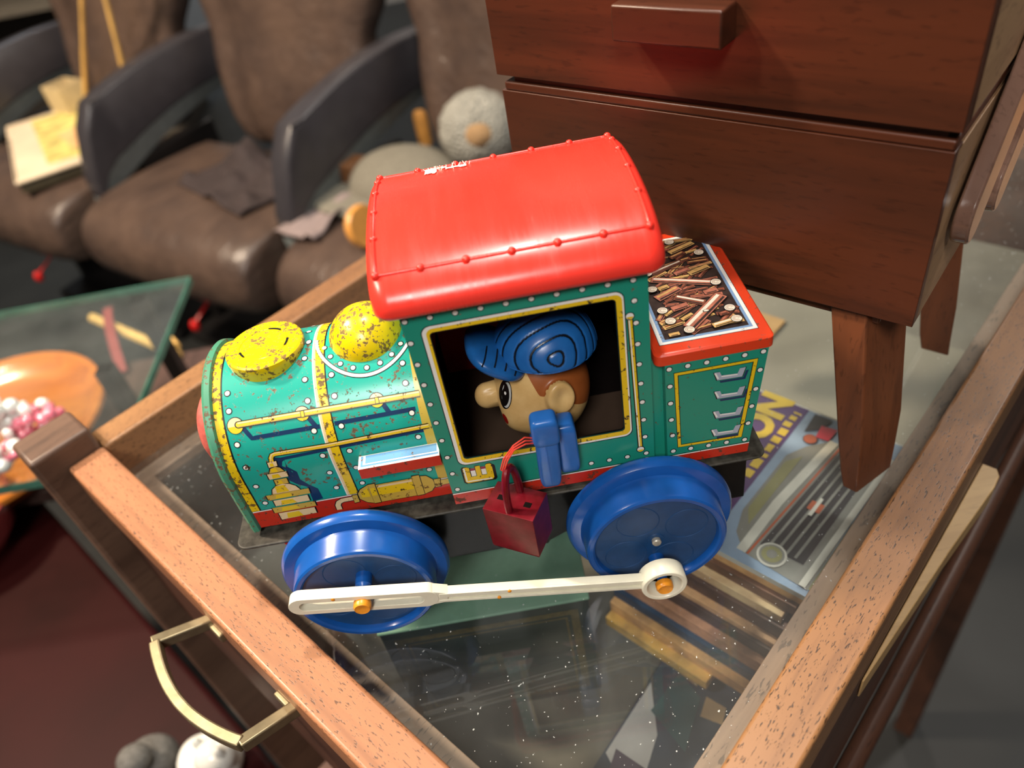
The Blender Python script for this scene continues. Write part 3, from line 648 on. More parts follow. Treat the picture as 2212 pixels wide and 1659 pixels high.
# ------------------------------------------------ driver figure seen in the cab window
HC = Vector((.0318, -.0140, .0825)); HR = Vector((.0166, .0152, .0205))
def bumpf(d, c, w): return math.exp(-(d - c).length_squared/(w*w))
ND = Vector((-1, -.06, .02)).normalized(); CD = Vector((-.72, -.60, -.30)).normalized(); ED = Vector((.27, -.93, .26)).normalized(); BD = Vector((-.86, -.3, -.50)).normalized()
def headpt(d):
    R = Vector((HR.x*d.x, HR.y*d.y, HR.z*d.z)); e0 = (d-ND).length; s = 1 + .43*sqrt(max(0, 1-(e0/.225)**2))**.8 + .04*bumpf(d, ND, .5) + .11*bumpf(d, CD, .34) + .05*bumpf(d, BD, .35) - .05*bumpf(d, Vector((-.92,-.25,-.26)).normalized(), .15)
    e = (d-ED).length
    s += .19/(1+math.exp((e-.28)/.018)) - .10*bumpf(d, (ED+Vector((.03,.0,.02))).normalized(), .15)
    return HC + R*s
bm = bmesh.new(); bmesh.ops.create_icosphere(bm, subdivisions=6, radius=1)
la = bm.verts.layers.float.new('hair'); ll = bm.verts.layers.float.new('lips')
for v in bm.verts:
    d = v.co.normalized(); e = (d-ED).length
    q = HC + Vector((HR.x*d.x, HR.y*d.y, HR.z*d.z)); x, z = q.x*1000, q.z*1000
    zb = 97.9 - (x-26.4)*2.5 if x < 29.6 else 89.8 - (x-29.6)*.25 if x < 34 else 88.7 - (x-34)*.95
    h = min((z - zb)*.12, (x-25.5)*.12)
    v[la] = .5 + h if e > .31 else .5 - (.31-e)*4
    v[ll] = .5 + (0.10 - (d - Vector((-.82,-.52,-.22)).normalized()).length)*4
    v.co = headpt(d)
me = bpy.data.meshes.new('driver_figure'); bm.to_mesh(me); bm.free(); me.materials.append(M['head']); me.polygons.foreach_set('use_smooth', [True]*len(me.polygons))
driver = bpy.data.objects.new('driver_figure', me); col.objects.link(driver); driver.parent = loco
tag(driver, 'vinyl boy driver head with round nose')
def hsurf(c, ux, uz, a, bb, l):                # patch near direction c on the head
    d = (c + ux*a + uz*bb).normalized(); p = headpt(d); return p + (p-HC).normalized()*l
eyeD = Vector((-.78,-.52,.27)).normalized(); eux = Vector((0,0,1)).cross(eyeD).normalized(); euz = eyeD.cross(eux)
b = MB(); em = lambda a, c, l: hsurf(eyeD, eux, euz, a, c, l)
b.dot(em, 0, 0, .20, .0001, 1, 28, .29); b.dot(em, .045, .0, .135, .00016, 0, 28, .25); b.dot(em, -.03, -.01, .165, .00022, 1, 28, .23); b.dot(em, .02, .03, .032, .0003, 2, 12)
b.build('eye', [M['eye_white'], M['eye_black'], M['white']], driver)
# cap with carved swirl grooves
CC = Vector((.0345, -.0140, .0992)); CRr = Vector((.0180, .0178, .0165)); PD = Vector((.14, -.90, .40)).normalized()
bm = bmesh.new(); bmesh.ops.create_icosphere(bm, subdivisions=6, radius=1)
lg = bm.verts.layers.float.new('groove')
for v in bm.verts:
    d = v.co.normalized(); rel = d - PD*d.dot(PD); ang = acos(max(-1, min(1, d.dot(PD))))
    rr_ = ang*(1+.10*cos(3*atan2(rel.z, rel.x)+.6))
    ph = (rr_/.285) % 1.0; g = math.exp(-((ph-.5)/.085)**2) if rr_ > .1 else 0
    v[lg] = g; q = Vector((CRr.x*d.x, CRr.y*d.y, CRr.z*d.z))*(1-.028*g)
    cut = .0024 - .08*q.x
    if q.z < cut: q = Vector((q.x*.985, q.y*.985, cut + (q.z-cut)*.04))
    v.co = CC + q
me = bpy.data.meshes.new('cap'); bm.to_mesh(me); bm.free()
def capmat():
    m, nt, bs = newmat('blue_cap'); at = nt.nodes.new('ShaderNodeAttribute'); at.attribute_name = 'groove'
    n = tex(nt, 'ShaderNodeTexNoise', 260, 4)
    c = mixc(nt, n.outputs['Fac'], lin((26,86,156)), lin((36,108,180))); c = mixc(nt, ramp(nt, at.outputs['Fac'], [(.3, K4), (.6, W4)]), c, lin((10,16,26)))
    nt.links.new(c, bs.inputs['Base Color']); bs.inputs['Roughness'].default_value = .3
    return m
M['capm'] = capmat(); me.materials.append(M['capm']); me.polygons.foreach_set('use_smooth', [True]*len(me.polygons))
cap = bpy.data.objects.new('cap', me); col.objects.link(cap); cap.parent = driver; tag(cap, 'blue cap with carved swirl lines')
b = MB(); MV = Matrix.Rotation(radians(36), 3, 'Y'); vc = Vector((.0178, -.0160, .1022))
b.rbox(vc, (.0112, .0130, .0034), MV, 2.6, 40, 20, 0)
for k, t in enumerate((-.0062,-.0024,.0014,.0052)):
    pts = []
    for j in range(9):
        y = -.0118 + .0085*j/8; f = max(0, 1-abs(t/.0112)**2.6-abs(y/.0130)**2.6)**(1/2.6); pts.append(vc + MV @ Vector((t + .0012*j/8, y, .0034*f)))
    b.tube(pts, .00030, 6, 1)
b.build('cap_visor', [M['cap'], M['cap_line']], driver)
b = MB(); b.rbox((.0322, -.0200, .0600), (.0085, .0150, .0060), None, 5); b.rbox((.0358, -.0372, .0752), (.0036, .0046, .0112), None, 6)
b.build('driver_torso', [M['blue_arm']], driver)
b = MB()
b.rbox((.0289, -.0430, .0782), (.0038, .0032, .0150), Matrix.Rotation(radians(2), 3, 'Y'), 5); b.rbox((.0292, -.0437, .0900), (.0045, .0036, .0058), None, 5)
b.tube([(.0287,-.0461,.0660),(.0287,-.0461,.0840)], .0003, 6)
b.build('driver_arm', [M['blue_arm']], driver)

# ================================================================== TOY LANTERN hanging from the driver's arm
LT = Matrix.Translation((.0151, -.0466, .0408)) @ Matrix.Rotation(radians(-29.5), 4, 'Z')
lan = tag(empty('toy_lantern', (.0151, -.0466, .0408)), 'translucent ruby red box lantern hanging by red wires from the blue toy arm', 'toy lantern')
b = MB(); hx, hy, h = .0093, .0064, .0208
b.loft([[LT @ Vector((x*k, y*k, z)) for x, y in ((-hx,-hy),(hx,-hy),(hx,hy),(-hx,hy))] for z, k in ((0,.94),(.0010,.97),(h-.0006,1.0),(h,1.0))], 0)
for (x, y) in ((-.0050,.0),(.0050,-.0005)): b.box(x-.0013, x+.0013, y-.0011, y+.0011, h-.0002, h+.0001, 1, LT)
keep(b.build('lantern_body', [M['lantern'], M['cab_dark']], lan, smooth=False, bevel=.0005), lan)
b = MB(); b.tube([LT @ Vector((.0002*0, -.0046 + .0092*(1-cos(pi*k/16))/2, h-.0005 + .0165*sin(pi*k/16)**.75)) for k in range(17)], .00135, 10)
keep(b.build('lantern_handle', [M['lantern']], lan), lan)
b = MB(); topp = LT @ Vector((0, 0, h+.0150))
for k in range(3):
    e = .0005*(k-1); b.tube([Vector((.0262, -.0440+e, .0855+e)), Vector((.0225, -.0456+e*2, .0880+e)), Vector((.0185, -.0468+e*2, .0870)), Vector((.0158-.0006*k, -.0470+e, .0825)), topp + Vector((-.0012-.0005*k, e, .0008)), topp + Vector((-.0006, e, -.0018))], .00026, 6)
keep(b.build('wire', [M['wire']], lan), lan)

# ================================================================== GLASS-TOPPED TABLE
table = tag(empty('display_table', tuple(MT @ Vector((.12, .02, -.85)))), 'dark walnut display table with sunken glass top and brass pull handle', 'table')
def tpart(mb, name, mat, **k): return keep(mb.build(name, mat, table, **k), table)
TZ = .020; FAR = .470
def tb(x0, x1, y0, y1, z0, z1, name, mat, bevel=.0012, parent=None):
    """a board in table axes; its own object space follows the table so the grain runs along it"""
    b = MB(); cx, cy, cz = (x0+x1)/2, (y0+y1)/2, (z0+z1)/2
    b.box(x0-cx, x1-cx, y0-cy, y1-cy, z0-cz, z1-cz)
    o = b.build(name, mat, table, smooth=True, bevel=bevel); 
    o.matrix_world = MT @ Matrix.Translation((cx, cy, cz)); o.matrix_parent_inverse = Matrix.Translation(-Vector(table.location)); return o
tb(-.1080, FAR, -.1525, -.1345, -.006, TZ, 'top_rail', [M['walnut_x']], .0014)
tb(-.0895, FAR, .1770, .1945, -.006, TZ, 'top_rail', [M['walnut_x']], .0014)
tb(-.1080, -.0895, -.1345, .1790, -.006, TZ, 'top_rail', [M['walnut_y']], .0016)
tb(FAR, FAR+.0185, -.1345, .1770, -.006, TZ, 'top_rail', [M['walnut_y']], .0014)
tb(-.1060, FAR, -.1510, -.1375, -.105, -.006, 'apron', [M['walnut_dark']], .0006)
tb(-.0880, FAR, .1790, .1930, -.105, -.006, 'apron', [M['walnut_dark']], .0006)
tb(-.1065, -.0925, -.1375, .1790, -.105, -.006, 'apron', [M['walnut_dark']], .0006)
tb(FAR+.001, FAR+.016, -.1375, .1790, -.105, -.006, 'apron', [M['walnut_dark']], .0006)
tb(-.0895, FAR, -.1345, -.1236, -.0100, -.0045, 'glass_ledge', [M['ledge']], .0004)
tb(-.0895, FAR, .1670, .1770, -.0100, -.0045, 'glass_ledge', [M['ledge']], .0004)
tb(-.0895, -.0795, -.1236, .1670, -.0100, -.0045, 'glass_ledge', [M['ledge']], .0004)
tb(-.0925, FAR+.001, -.1375, .1790, -.108, -.100, 'bottom_board', [M['tray']], 0)
tb(-.0894, FAR-.0001, -.1344, .1769, -.0044, 0, 'glass_top', [M['glass']], 0)
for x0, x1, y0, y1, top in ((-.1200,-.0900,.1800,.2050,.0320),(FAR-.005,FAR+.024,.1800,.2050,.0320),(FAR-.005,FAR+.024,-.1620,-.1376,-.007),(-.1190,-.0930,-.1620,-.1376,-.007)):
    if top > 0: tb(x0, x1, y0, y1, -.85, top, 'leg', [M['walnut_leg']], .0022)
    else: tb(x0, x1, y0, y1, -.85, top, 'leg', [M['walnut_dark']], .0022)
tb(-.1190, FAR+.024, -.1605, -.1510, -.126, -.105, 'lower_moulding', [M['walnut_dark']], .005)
# brass bow pull on the end board
b = MB(); H = lambda s, t, z: MT @ Vector((s, t, z))
def bar(pts, w, hgt):                          # flat bar along a path in table axes
    P = [Vector(p) for p in pts]; rings = []
    for i, p in enumerate(P):
        t = (P[min(i+1, len(P)-1)] - P[max(i-1, 0)]).normalized(); s = Vector((-t.y, t.x, 0)).normalized()
        rings.append([MT @ (p + s*a + Z*c) for a, c in ((-w/2,-hgt/2),(w/2,-hgt/2),(w/2,hgt/2),(-w/2,hgt/2))])
    b.loft(rings, 0)
yA, yB, zh = .0610, .0015, .004
bow = []
for k in range(21):
    t = k/20; y = (yA+.0035) + (yB-yA-.0045)*t; bow.append((-.1278 - .0068*sin(pi*t)**.9, y, zh+.0015))
bar(bow, .0042, .0056)
bar([(-.1066, yA-.002, zh-.004), (-.1286, yA+.0045, zh+.0015)], .0046, .0054); bar([(-.1066, yB-.0025, zh-.004), (-.1286, yB-.0008, zh+.0015)], .0046, .0054)
for y in (yA-.0075, yB+.0045): b.box(-.1100, -.1076, y-.0045, y+.0045, -.0035, .0012, 0, MT)
tpart(b, 'handle', [M['brass']], smooth=True, ang=30, bevel=.0007)

# pale slat wedged along the outside of the right rail
b = MB()
b.loft([[MT @ Vector((x, y, z)) for y, z in ((-.1512,-.038),(-.1512-w,-.038),(-.1512-w,-.026),(-.1512,-.026))] for x, w in ((.036,.0008),(.060,.0022),(.110,.0050),(.155,.0085),(.162,.0082),(.166,.0060))], 0)
o = b.build('pine_strip', [M['pine']], None, bevel=.0012); tag(o, 'pale pine slat wedged along the outside of the right-hand table rail', 'wood strip')

# ------------------------------------------------ things under the glass
b = MB(); gx0, gx1, gy0, gy1, gz0, gz1 = -.0545, .0355, -.0358, .0290, -.0998, -.0200
M['green_cloth'] = plain('light_green_cloth', (112,150,128), .6, var=.06, vs=300, bmp=.1); M['green_dark'] = plain('dark_green_cover', (34,46,38), .45, var=.2, vs=60); M['gilt'] = plain('worn_gilt', (104,92,52), .4, .4, .3, 400)
b.box(gx0, gx1, gy0, gy1, gz0, gz1-.0016, 1); b.box(gx0-.0006, gx1+.0006, gy0-.0006, gy1+.0006, gz1-.0016, gz1, 0)
fm_ = lambda x, z, l: Vector((x, gy0-.0001-l, z))
for q, (i0, i1) in enumerate(((.0050,.0085),(.0100,.0110))):
    o_ = [(gx0+i0, gz0+i0), (gx1-i0, gz0+i0), (gx1-i0, gz1-.002-i0), (gx0+i0, gz1-.002-i0)]; i_ = [(gx0+i1, gz0+i1), (gx1-i1, gz0+i1), (gx1-i1, gz1-.002-i1), (gx0+i1, gz1-.002-i1)]
    frame_faces(b, fm_, o_, i_, .0001, 2)
tag(b.build('green_box', [M['green_cloth'], M['green_dark'], M['gilt']], None, bevel=.0008), 'light green topped box with gilt-framed dark front under the table glass', 'box')

def text_mesh(txt, size, mp_origin, ux, uy, mat, mb=None, mi=0, lift=.0002):
    cu = bpy.data.curves.new('lettering', 'FONT'); cu.body = txt; cu.size = size; cu.offset = .0011; cu.resolution_u = 3
    ob = bpy.data.objects.new('lettering', cu); col.objects.link(ob); dg = bpy.context.evaluated_depsgraph_get(); me = ob.evaluated_get(dg).to_mesh()
    vs = [mp_origin + ux*v.co.x + uy*v.co.y + Z*lift for v in me.vertices]; mb.add(vs, [tuple(p.vertices) for p in me.polygons], mi)
    ob.evaluated_get(dg).to_mesh_clear(); bpy.data.objects.remove(ob); bpy.data.curves.remove(cu)
mag_m = [plain('magazine_blue', (150,170,196), .35), plain('magazine_purple', (84,52,110), .35), plain('magazine_yellow', (226,190,60), .35), plain('magazine_white', (214,210,200), .4), plain('magazine_dark', (62,58,62), .35), plain('magazine_grey', (142,140,134), .35), plain('magazine_orange', (184,92,60), .4), plain('magazine_red', (214,60,80), .4), plain('magazine_olive', (150,146,104), .4)]
b = MB(); zt_ = -.0200; mx0, mx1, my0, my1 = .0530, .1525, -.1225, -.0100
b.box(mx0, mx1, my0, my1, zt_-.0030, zt_, 3, MT)
mq = lambda s, t, l: MT @ Vector((s, t, zt_ + .00005 + l))
def mr(x0, x1, y0, y1, l, mi): b.poly(mq, [(x0,y0),(x1,y0),(x1,y1),(x0,y1)], l, mi)
mr(mx0,mx1-.0012,my0,my1,0,0); mr(mx0,mx1-.0012,-.0755,my1,.0002,1)
text_mesh('ON', .0215, mq(.1190,-.0665,0), E1, E2, None, b, 2, .0005)
text_mesh('M', .0215, mq(.0960,-.0665,0), E1, E2, None, b, 2, .0005)
random.seed(5)
x = .096
while x < .146:                                # small unreadable subtitle words
    L = random.uniform(.0025,.0065); mr(x, min(x+L,.1465), -.0735+random.uniform(-.0004,.0004), -.0695+random.uniform(-.0005,.0005), .0005, 2); x += L+.0018
# car: body, windscreen, bonnet, grille with bars, lamps, bumper
b.poly(mq, [(.058,-.0905),(.066,-.0830),(.078,-.0795),(.118,-.0800),(.128,-.0850),(.137,-.0930),(.140,-.120),(.056,-.120)], .0003, 5)
b.poly(mq, [(.072,-.0855),(.080,-.0810),(.114,-.0815),(.121,-.0865)], .0005, 8); b.strip(mq, [(.058,-.0895),(.090,-.0900),(.137,-.0945)], .0042, .0006, 3)
b.strip(mq, [(.058,-.0925),(.138,-.0985)], .0010, .0007, 6)
b.poly(mq, [(.0655,-.0945),(.135,-.0995),(.133,-.1150),(.066,-.1135)], .0006, 4)
for k in range(4): b.strip(mq, [(.0670,-.0980-k*.0038),(.133,-.1020-k*.0036)], .0012, .0009, 5)
b.poly(mq, [(.0935,-.1015),(.0990,-.1018),(.0990,-.1075),(.0935,-.1072)], .0011, 6); b.poly(mq, [(.0905,-.1035),(.1020,-.1040),(.1020,-.1055),(.0905,-.1052)], .0012, 3)
for r, m_, l in ((.0062,3,.0010),(.0052,5,.0012),(.0042,8,.0014),(.0022,5,.0016)): b.dot(mq, .0630, -.1010, r, l, m_)
b.strip(mq, [(.056,-.1175),(.140,-.1200)], .0028, .0011, 3); b.strip(mq, [(.056,-.1210),(.140,-.1220)], .0016, .0012, 8)
b.dot(mq, .1330, -.0845, .0030, .0008, 6); b.dot(mq, .1330, -.0845, .0034, .0006, 4); b.poly(mq, [(.1355,-.0860),(.1440,-.0850),(.1450,-.0925),(.1360,-.0920)], .0008, 7); b.poly(mq, [(.136,-.080),(.150,-.079),(.150,-.088),(.142,-.086)], .0006, 4)
tag(b.build('magazine', mag_m, None, smooth=False), 'magazine with purple title band and grey car cover on the paper stack under the glass', 'magazine')

# stack of old paperbacks below the magazine, spines towards the camera
books = [((206,150,100),.0050,.0000,0,'tan'),((98,66,48),.0062,.0012,.004,'dark brown'),((214,168,128),.0058,-.0004,.008,'pale peach'),((84,60,50),.0090,.0022,-.002,'deep brown'),((196,148,108),.0038,.0002,.004,'sandy'),((76,58,50),.0080,.0030,-.004,'blackish brown'),((178,130,100),.0086,.0006,.002,'rosy tan'),((40,60,84),.0072,.0020,.012,'navy blue'),((184,140,92),.0080,-.0010,.004,'light brown'),((196,152,82),.0070,-.0060,.030,'ochre')]
pos = ['topmost, right under the magazine','second from the top','third from the top','fourth from the top','fifth from the top','sixth from the top','seventh from the top','third from the bottom','second from the bottom','lowest']
z = zt_ - .0031
for i, (c, hgt, dx, dy, nm) in enumerate(books):
    b = MB(); pm = plain('page_edges_%d' % i, (206,184,150), .8, var=.2, vs=300); cm = plain('book_cover_%d' % i, tuple(min(255, x*1.18) for x in c), .5, var=.35, vs=90)
    s0 = .0535 + dx*.4 - .0026*i; t0 = -.1225+max(dy,0); t1 = -.0350+min(dy,0)
    b.box(s0, .1500, t0, t1, z-hgt, z-.0002, 0, MT)
    b.box(s0+.002, .1502, t0-.0002, t1+.0002, z-hgt+.0009, z-.0011, 1, MT)
    o = b.build('paperback', [cm, pm], None, smooth=False, bevel=.0004)
    tag(o, '%s paperback in the pile of books under the glass, %s' % (nm, pos[i]), 'book', 'pile of paperbacks under the glass'); z -= hgt
ZBOT = -.0999
# comic lying on the bottom board in front of the stack
cm_ = [plain('comic_navy', (52,62,84), .4, var=.4, vs=40), plain('comic_white', (206,204,206), .45), plain('comic_cream', (214,176,128), .45), plain('comic_teal', (50,86,96), .4), plain('comic_purple', (76,56,82), .4), plain('comic_rust', (150,96,72), .4), plain('comic_tan', (172,144,108), .45)]
b = MB(); CT = Matrix.Translation((.083, -.062, ZBOT)) @ Matrix.Rotation(radians(46), 4, 'Z')
b.box(-.055, .035, -.034, .034, 0, .004, 0, CT); cq = lambda x, y, l: CT @ Vector((x, y, .0041+l))
for pts, mi, l in (([(-.053,.010),(-.020,.018),(.0,.033),(-.040,.033)],1,0),([(-.053,.010),(-.036,.012),(-.036,.030),(-.053,.026)],4,.0003),([(-.020,.004),(.006,.010),(.012,.024),(-.012,.026)],3,.0003),([(.0,-.004),(.008,-.002),(.008,.008),(-.002,.006)],2,.0006),([(-.030,-.030),(.030,-.020),(.030,-.012),(-.030,-.022)],5,.0003),([(.010,.014),(.034,.018),(.034,.030),(.012,.028)],6,.0003),([(-.054,-.030),(-.044,-.030),(-.040,-.006),(-.054,-.004)],1,.0003)): b.poly(cq, pts, l, mi)
tag(b.build('comic_book', cm_, None, smooth=False), 'open comic with navy and white picture lying below the glass beside the green box', 'comic')
b = MB(); b.box(-.020, .020, -.006, .006, 0, .060, 0, Matrix.Translation((-.088, -.015, ZBOT)) @ Matrix.Rotation(radians(132.6), 4, 'Z'))
tag(b.build('wooden_block', [M['pine']], None, bevel=.0008), 'small tan wooden block under the glass left of the green box', 'block')

# ================================================================== WOODEN SEWING BOX on splayed legs
SA = radians(46.4); C2 = Vector((cos(SA), sin(SA), 0)); C1 = Vector((sin(SA), -cos(SA), 0))
MS = Matrix(((C1.x, C2.x, 0, 0), (C1.y, C2.y, 0, 0), (0,0,1,0), (0,0,0,1)))
sx0, sx1, sy0, sy1 = -.0310, .1320, .0850, .2150
sew = tag(empty('sewing_box', tuple(MS @ Vector((.05, .15, 0)))), 'reddish brown wooden cantilever sewing box on four splayed legs behind the toy', 'sewing box')
def sb_(x0, x1, y0, y1, z0, z1, name, mat, bevel=.001, parent=None, mats=None):
    b = MB(); c = Vector(((x0+x1)/2, (y0+y1)/2, (z0+z1)/2)); b.box(x0-c.x, x1-c.x, y0-c.y, y1-c.y, z0-c.z, z1-c.z)
    o = b.build(name, mat, sew, bevel=bevel); o.matrix_world = MS @ Matrix.Translation(c); o.matrix_parent_inverse = Matrix.Translation(-Vector(sew.location)); 
    return o
def tray(z0, z1, name, inset):
    b = MB(); c = Vector(((sx0+sx1)/2, (sy0+sy1)/2, (z0+z1)/2)); t = .008
    x0, x1, y0, y1, a, e = sx0+inset-c.x, sx1-inset-c.x, sy0+inset-c.y, sy1-inset-c.y, z0-c.z, z1-c.z
    b.box(x0, x1, y0, y0+t, a, e, 0); b.box(x0, x1, y1-t, y1, a, e, 0); b.box(x0+.0004, x0+t, y0+t, y1-t, a, e, 1); b.box(x1-t, x1-.0004, y0+t, y1-t, a, e, 1); b.box(x0+t, x1-t, y0+t, y1-t, a, a+.005, 1)
    # quarter-round end cover shows the pale side grain
    b.box(x1-.0004, x1, y0+.004, y1-.002, a+.001, e-.001, 1)
    o = b.build(name, [M['sew'], M['sew_side']], sew, smooth=True, bevel=.0009); o.matrix_world = MS @ Matrix.Translation(c); o.matrix_parent_inverse = Matrix.Translation(-Vector(sew.location)); return o
tray(.0905, .1515, 'lower_tray', .0008)
sb_(sx0+.002, sx1-.001, sy0+.0012, sy1-.001, .1515, .1548, 'tray_rim', [M['sew']], .0008)
sb_(sx0+.006, sx1-.004, sy0+.003, sy1-.003, .1548, .1576, 'tray_gap', [M['walnut_dark']], 0)
tray(.1576, .2300, 'upper_tray', .0)
sb_(sx0-.001, sx1+.001, sy0-.001, sy1+.001, .2300, .2360, 'lid_panel', [M['sew']], .0012)
sb_(.0285, .0660, sy0-.0100, sy0, .1775, .1885, 'handle_block', [M['sew']], .0008)
# linking arms on the right side (three bars with rounded ends)
def arm(y0, z0, y1, z1, w, x0, x1):
    b = MB(); d = Vector((y1-y0, z1-z0)); L = d.length; a = atan2(d.y, d.x); n = 10
    P = [(L + w/2*cos(-pi/2+pi*k/n), w/2*sin(-pi/2+pi*k/n)) for k in range(n+1)] + [(w/2*cos(pi/2+pi*k/n), w/2*sin(pi/2+pi*k/n)) for k in range(n+1)]
    b.loft([[MS @ Vector((x, y0 + p[0]*cos(a) - p[1]*sin(a), z0 + p[0]*sin(a) + p[1]*cos(a))) for p in P] for x in (x0, x1)], 0)
    keep(b.build('link_arm', [M['sew_arm']], sew, bevel=.0008), sew)
arm(.110, .1215, .205, .205, .020, sx1+.0006, sx1+.0060); arm(.152, .1110, .245, .180, .020, sx1+.0006, sx1+.0060); arm(.190, .1180, .255, .150, .018, sx1+.0006, sx1+.0060)
for mx_, my_ in ((1,1),(-1,1),(1,-1),(-1,-1)):
    b = MB(); rings = []; mxc, myc = (sx0+sx1)/2, (sy0+sy1)/2
    for z_, q in ((.0915,((.1035,.0880),(.1160,.0880),(.1225,.1120),(.1040,.1120))),(.0300,((.1140,.0880),(.1235,.0880),(.1305,.1125),(.1150,.1120))),(.0100,((.1175,.0885),(.1250,.0880),(.1318,.1110),(.1180,.1110))),(.0,((.1195,.0895),(.1256,.0885),(.1325,.1090),(.1200,.1090)))):
        rings.append([Vector((mxc + mx_*(a-mxc) - .05, myc + my_*(c-myc) - .15, z_)) for a, c in q])
    b.loft(rings, 0); o = b.build('leg', [M['sew_leg']], sew, bevel=.0008, ang=30); o.matrix_world = MS @ Matrix.Translation((.05,.15,0)); o.matrix_parent_inverse = Matrix.Translation(-Vector(sew.location))
sb_(sx0+.012, sx1-.012, sy0+.006, sy0+.012, .0840, .0906, 'leg_rail', [M['sew_leg']], .0008)

# ================================================================== ARMCHAIR ROW
HA = radians(-38); H1 = Vector((cos(HA), sin(HA), 0)); H2 = Vector((-H1.y, H1.x, 0))
SZ, FZ = -.38, -.85
def chair_proto():
    r = empty('leather_armchair', (0,0,0))
    b = MB()                                    # seat cushion: rounded front roll
    prof = [(.42,-.16),(.05,-.16),(.015,-.145),(0,-.11),(0,-.07),(.012,-.035),(.04,-.010),(.09,.004),(.20,.006),(.36,-.006),(.42,-.010)]
    rings = []
    for k in range(13):
        t = (-1,-.97,-.9,-.75,-.5,-.25,0,.25,.5,.75,.9,.97,1)[k]; e = 1-abs(t)**14; x = t*.270
        rings.append([Vector((x, p[0] + (.016*(1-e)) + .010*t*t, -.075 + (p[1]+.075)*(.86+.14*e) + .006*(1-t*t))) for p in prof])
    b.loft(rings, 0); b.build('seat', [M['leather']], r, subsurf=1, ang=180)
    b = MB()                                    # backrest: narrow lumbar part, wide shouldered upper part with piped panels
    rings = []
    for z_, w, y, th in ((-.04,.155,.43,.10),(.03,.185,.43,.12),(.10,.205,.445,.13),(.17,.212,.465,.12),(.20,.205,.478,.11),(.235,.225,.485,.13),(.32,.258,.505,.15),(.45,.268,.53,.15),(.58,.255,.56,.14),(.66,.225,.58,.12),(.70,.15,.60,.08)):
        ring = []
        for k in range(28):
            a = 2*pi*k/28; ca, sa = cos(a), sin(a); sx = math.copysign(abs(ca)**.55, ca); sy = math.copysign(abs(sa)**.7, sa)
            groove = .020*math.exp(-((abs(sx)-.62)/.07)**2) if sa < 0 else 0
            ring.append(Vector((w*1.13*sx, y + th/2 + th/2*sy + groove, z_)))
        rings.append(ring)
    b.loft(rings, 0); b.build('backrest', [M['leather']], r, subsurf=1, ang=180)
    b = MB()                                    # curved armrest on the left side
    rings = []; ru = []
    for k in range(15):
        t = k/14; y = .115 + .50*t; zt2 = .150 + .035*sin(pi*min(1, t*.9)) + .035*t; 
        drop = .125*(max(0, 1-t/.16))**2; zt2 -= drop
        h = .135 - .035*t + (-.085*(max(0,1-t/.18))**2)
        rings.append([Vector((x, y, z_)) for x, z_ in ((-.320,zt2-.008),(-.314,zt2),(-.276,zt2),(-.270,zt2-.008),(-.270,zt2-h),(-.320,zt2-h))])
        ru.append([Vector((x, y, z_)) for x, z_ in ((-.318,zt2-h+.001),(-.272,zt2-h+.001),(-.280,zt2-h-.050*(1-t)**.5-.002),(-.310,zt2-h-.050*(1-t)**.5-.002))])
    b.loft(rings, 0); ar = b.build('armrest', [M['chair_plastic']], r, bevel=.006, ang=60)
    b = MB(); b.loft(ru, 0); b.build('armrest_support', [M['chair_under']], ar, ang=60)
    b = MB(); b.box(-.315, -.285, .24, .46, -.47, .02, 0); b.box(-.24, .24, .12, .40, -.21, -.155, 0); b.box(-.03, .03, .22, .28, -.47, -.165, 0); b.box(-.32, .25, .16, .46, -.47, -.44, 0)
    b.build('base', [M['chair_metal']], r, smooth=False, bevel=.008)
    b = MB(); b.ell((0, .03, -.235), (.011,.010,.014)); b.tube([(0,.03,-.23),(0,.12,-.19)], .0025, 8)
    tag(b.build('lever_knob', [M['red_plastic']], r), 'red lever knob')
    return r
def copy_tree(o, parent=None):
    c = o.copy(); col.objects.link(c)
    if parent: c.parent = parent
    for ch in list(o.children): copy_tree(ch, c)
    return c
ch0 = chair_proto()
labels = ['dark brown leather armchair in the middle of the row, black cloth on its seat', 'rightmost dark brown leather armchair, with the knitted doll and grey cap', 'leftmost dark brown leather armchair, with the map box and bamboo sticks']
protos = [ch0] + [copy_tree(ch0) for _ in range(2)]
for i, (o, (h1, h2)) in enumerate(zip(protos, ((-1.235,.49),(-.640,.505),(-1.835,.475)))):
    o.location = H1*h1 + H2*h2 + Z*SZ; o.rotation_euler = (0,0,HA); tag(o, labels[i], 'armchair', 'row of leather armchairs')
def hp(h1, h2, z): return H1*h1 + H2*h2 + Z*z
MH = Matrix.Rotation(HA, 4, 'Z')

# things on the seats
b = MB(); MB1 = Matrix.Translation(hp(-1.735, .690, SZ+.010)) @ MH @ Matrix.Rotation(radians(-27), 4, 'Z')
bx = [plain('map_box_lid', (214,196,168), .5, var=.1, vs=12), plain('map_print', (206,190,110), .5, var=.5, vs=30), plain('map_box_side', (70,62,44), .6, var=.3, vs=20), plain('map_land', (222,176,120), .5, var=.3, vs=30)]
b.box(-.30, .137, -.12, .12, 0, .024, 2, MB1); b.box(-.305, .142, -.124, .124, .024, .032, 0, MB1)
bq = lambda x, y, l: MB1 @ Vector((x*.8, y*.62, .0322+l))
b.poly(bq, [(-.35,-.10),(.12,-.08),(.15,.18),(-.35,.18)], 0, 1); b.poly(bq, [(-.12,-.02),(.05,.02),(.10,.10),(-.05,.12),(-.15,.07)], .0004, 3); b.poly(bq, [(-.235,-.195),(.165,-.195),(.165,-.19),(-.235,-.19)], .0004, 2)
tag(b.build('map_box', bx, None, smooth=False, bevel=.003), 'shallow box with pale map-printed lid on the left armchair seat', 'box')
M['bamboo'] = plain('bamboo', (222,178,104), .45, var=.2, vs=18)
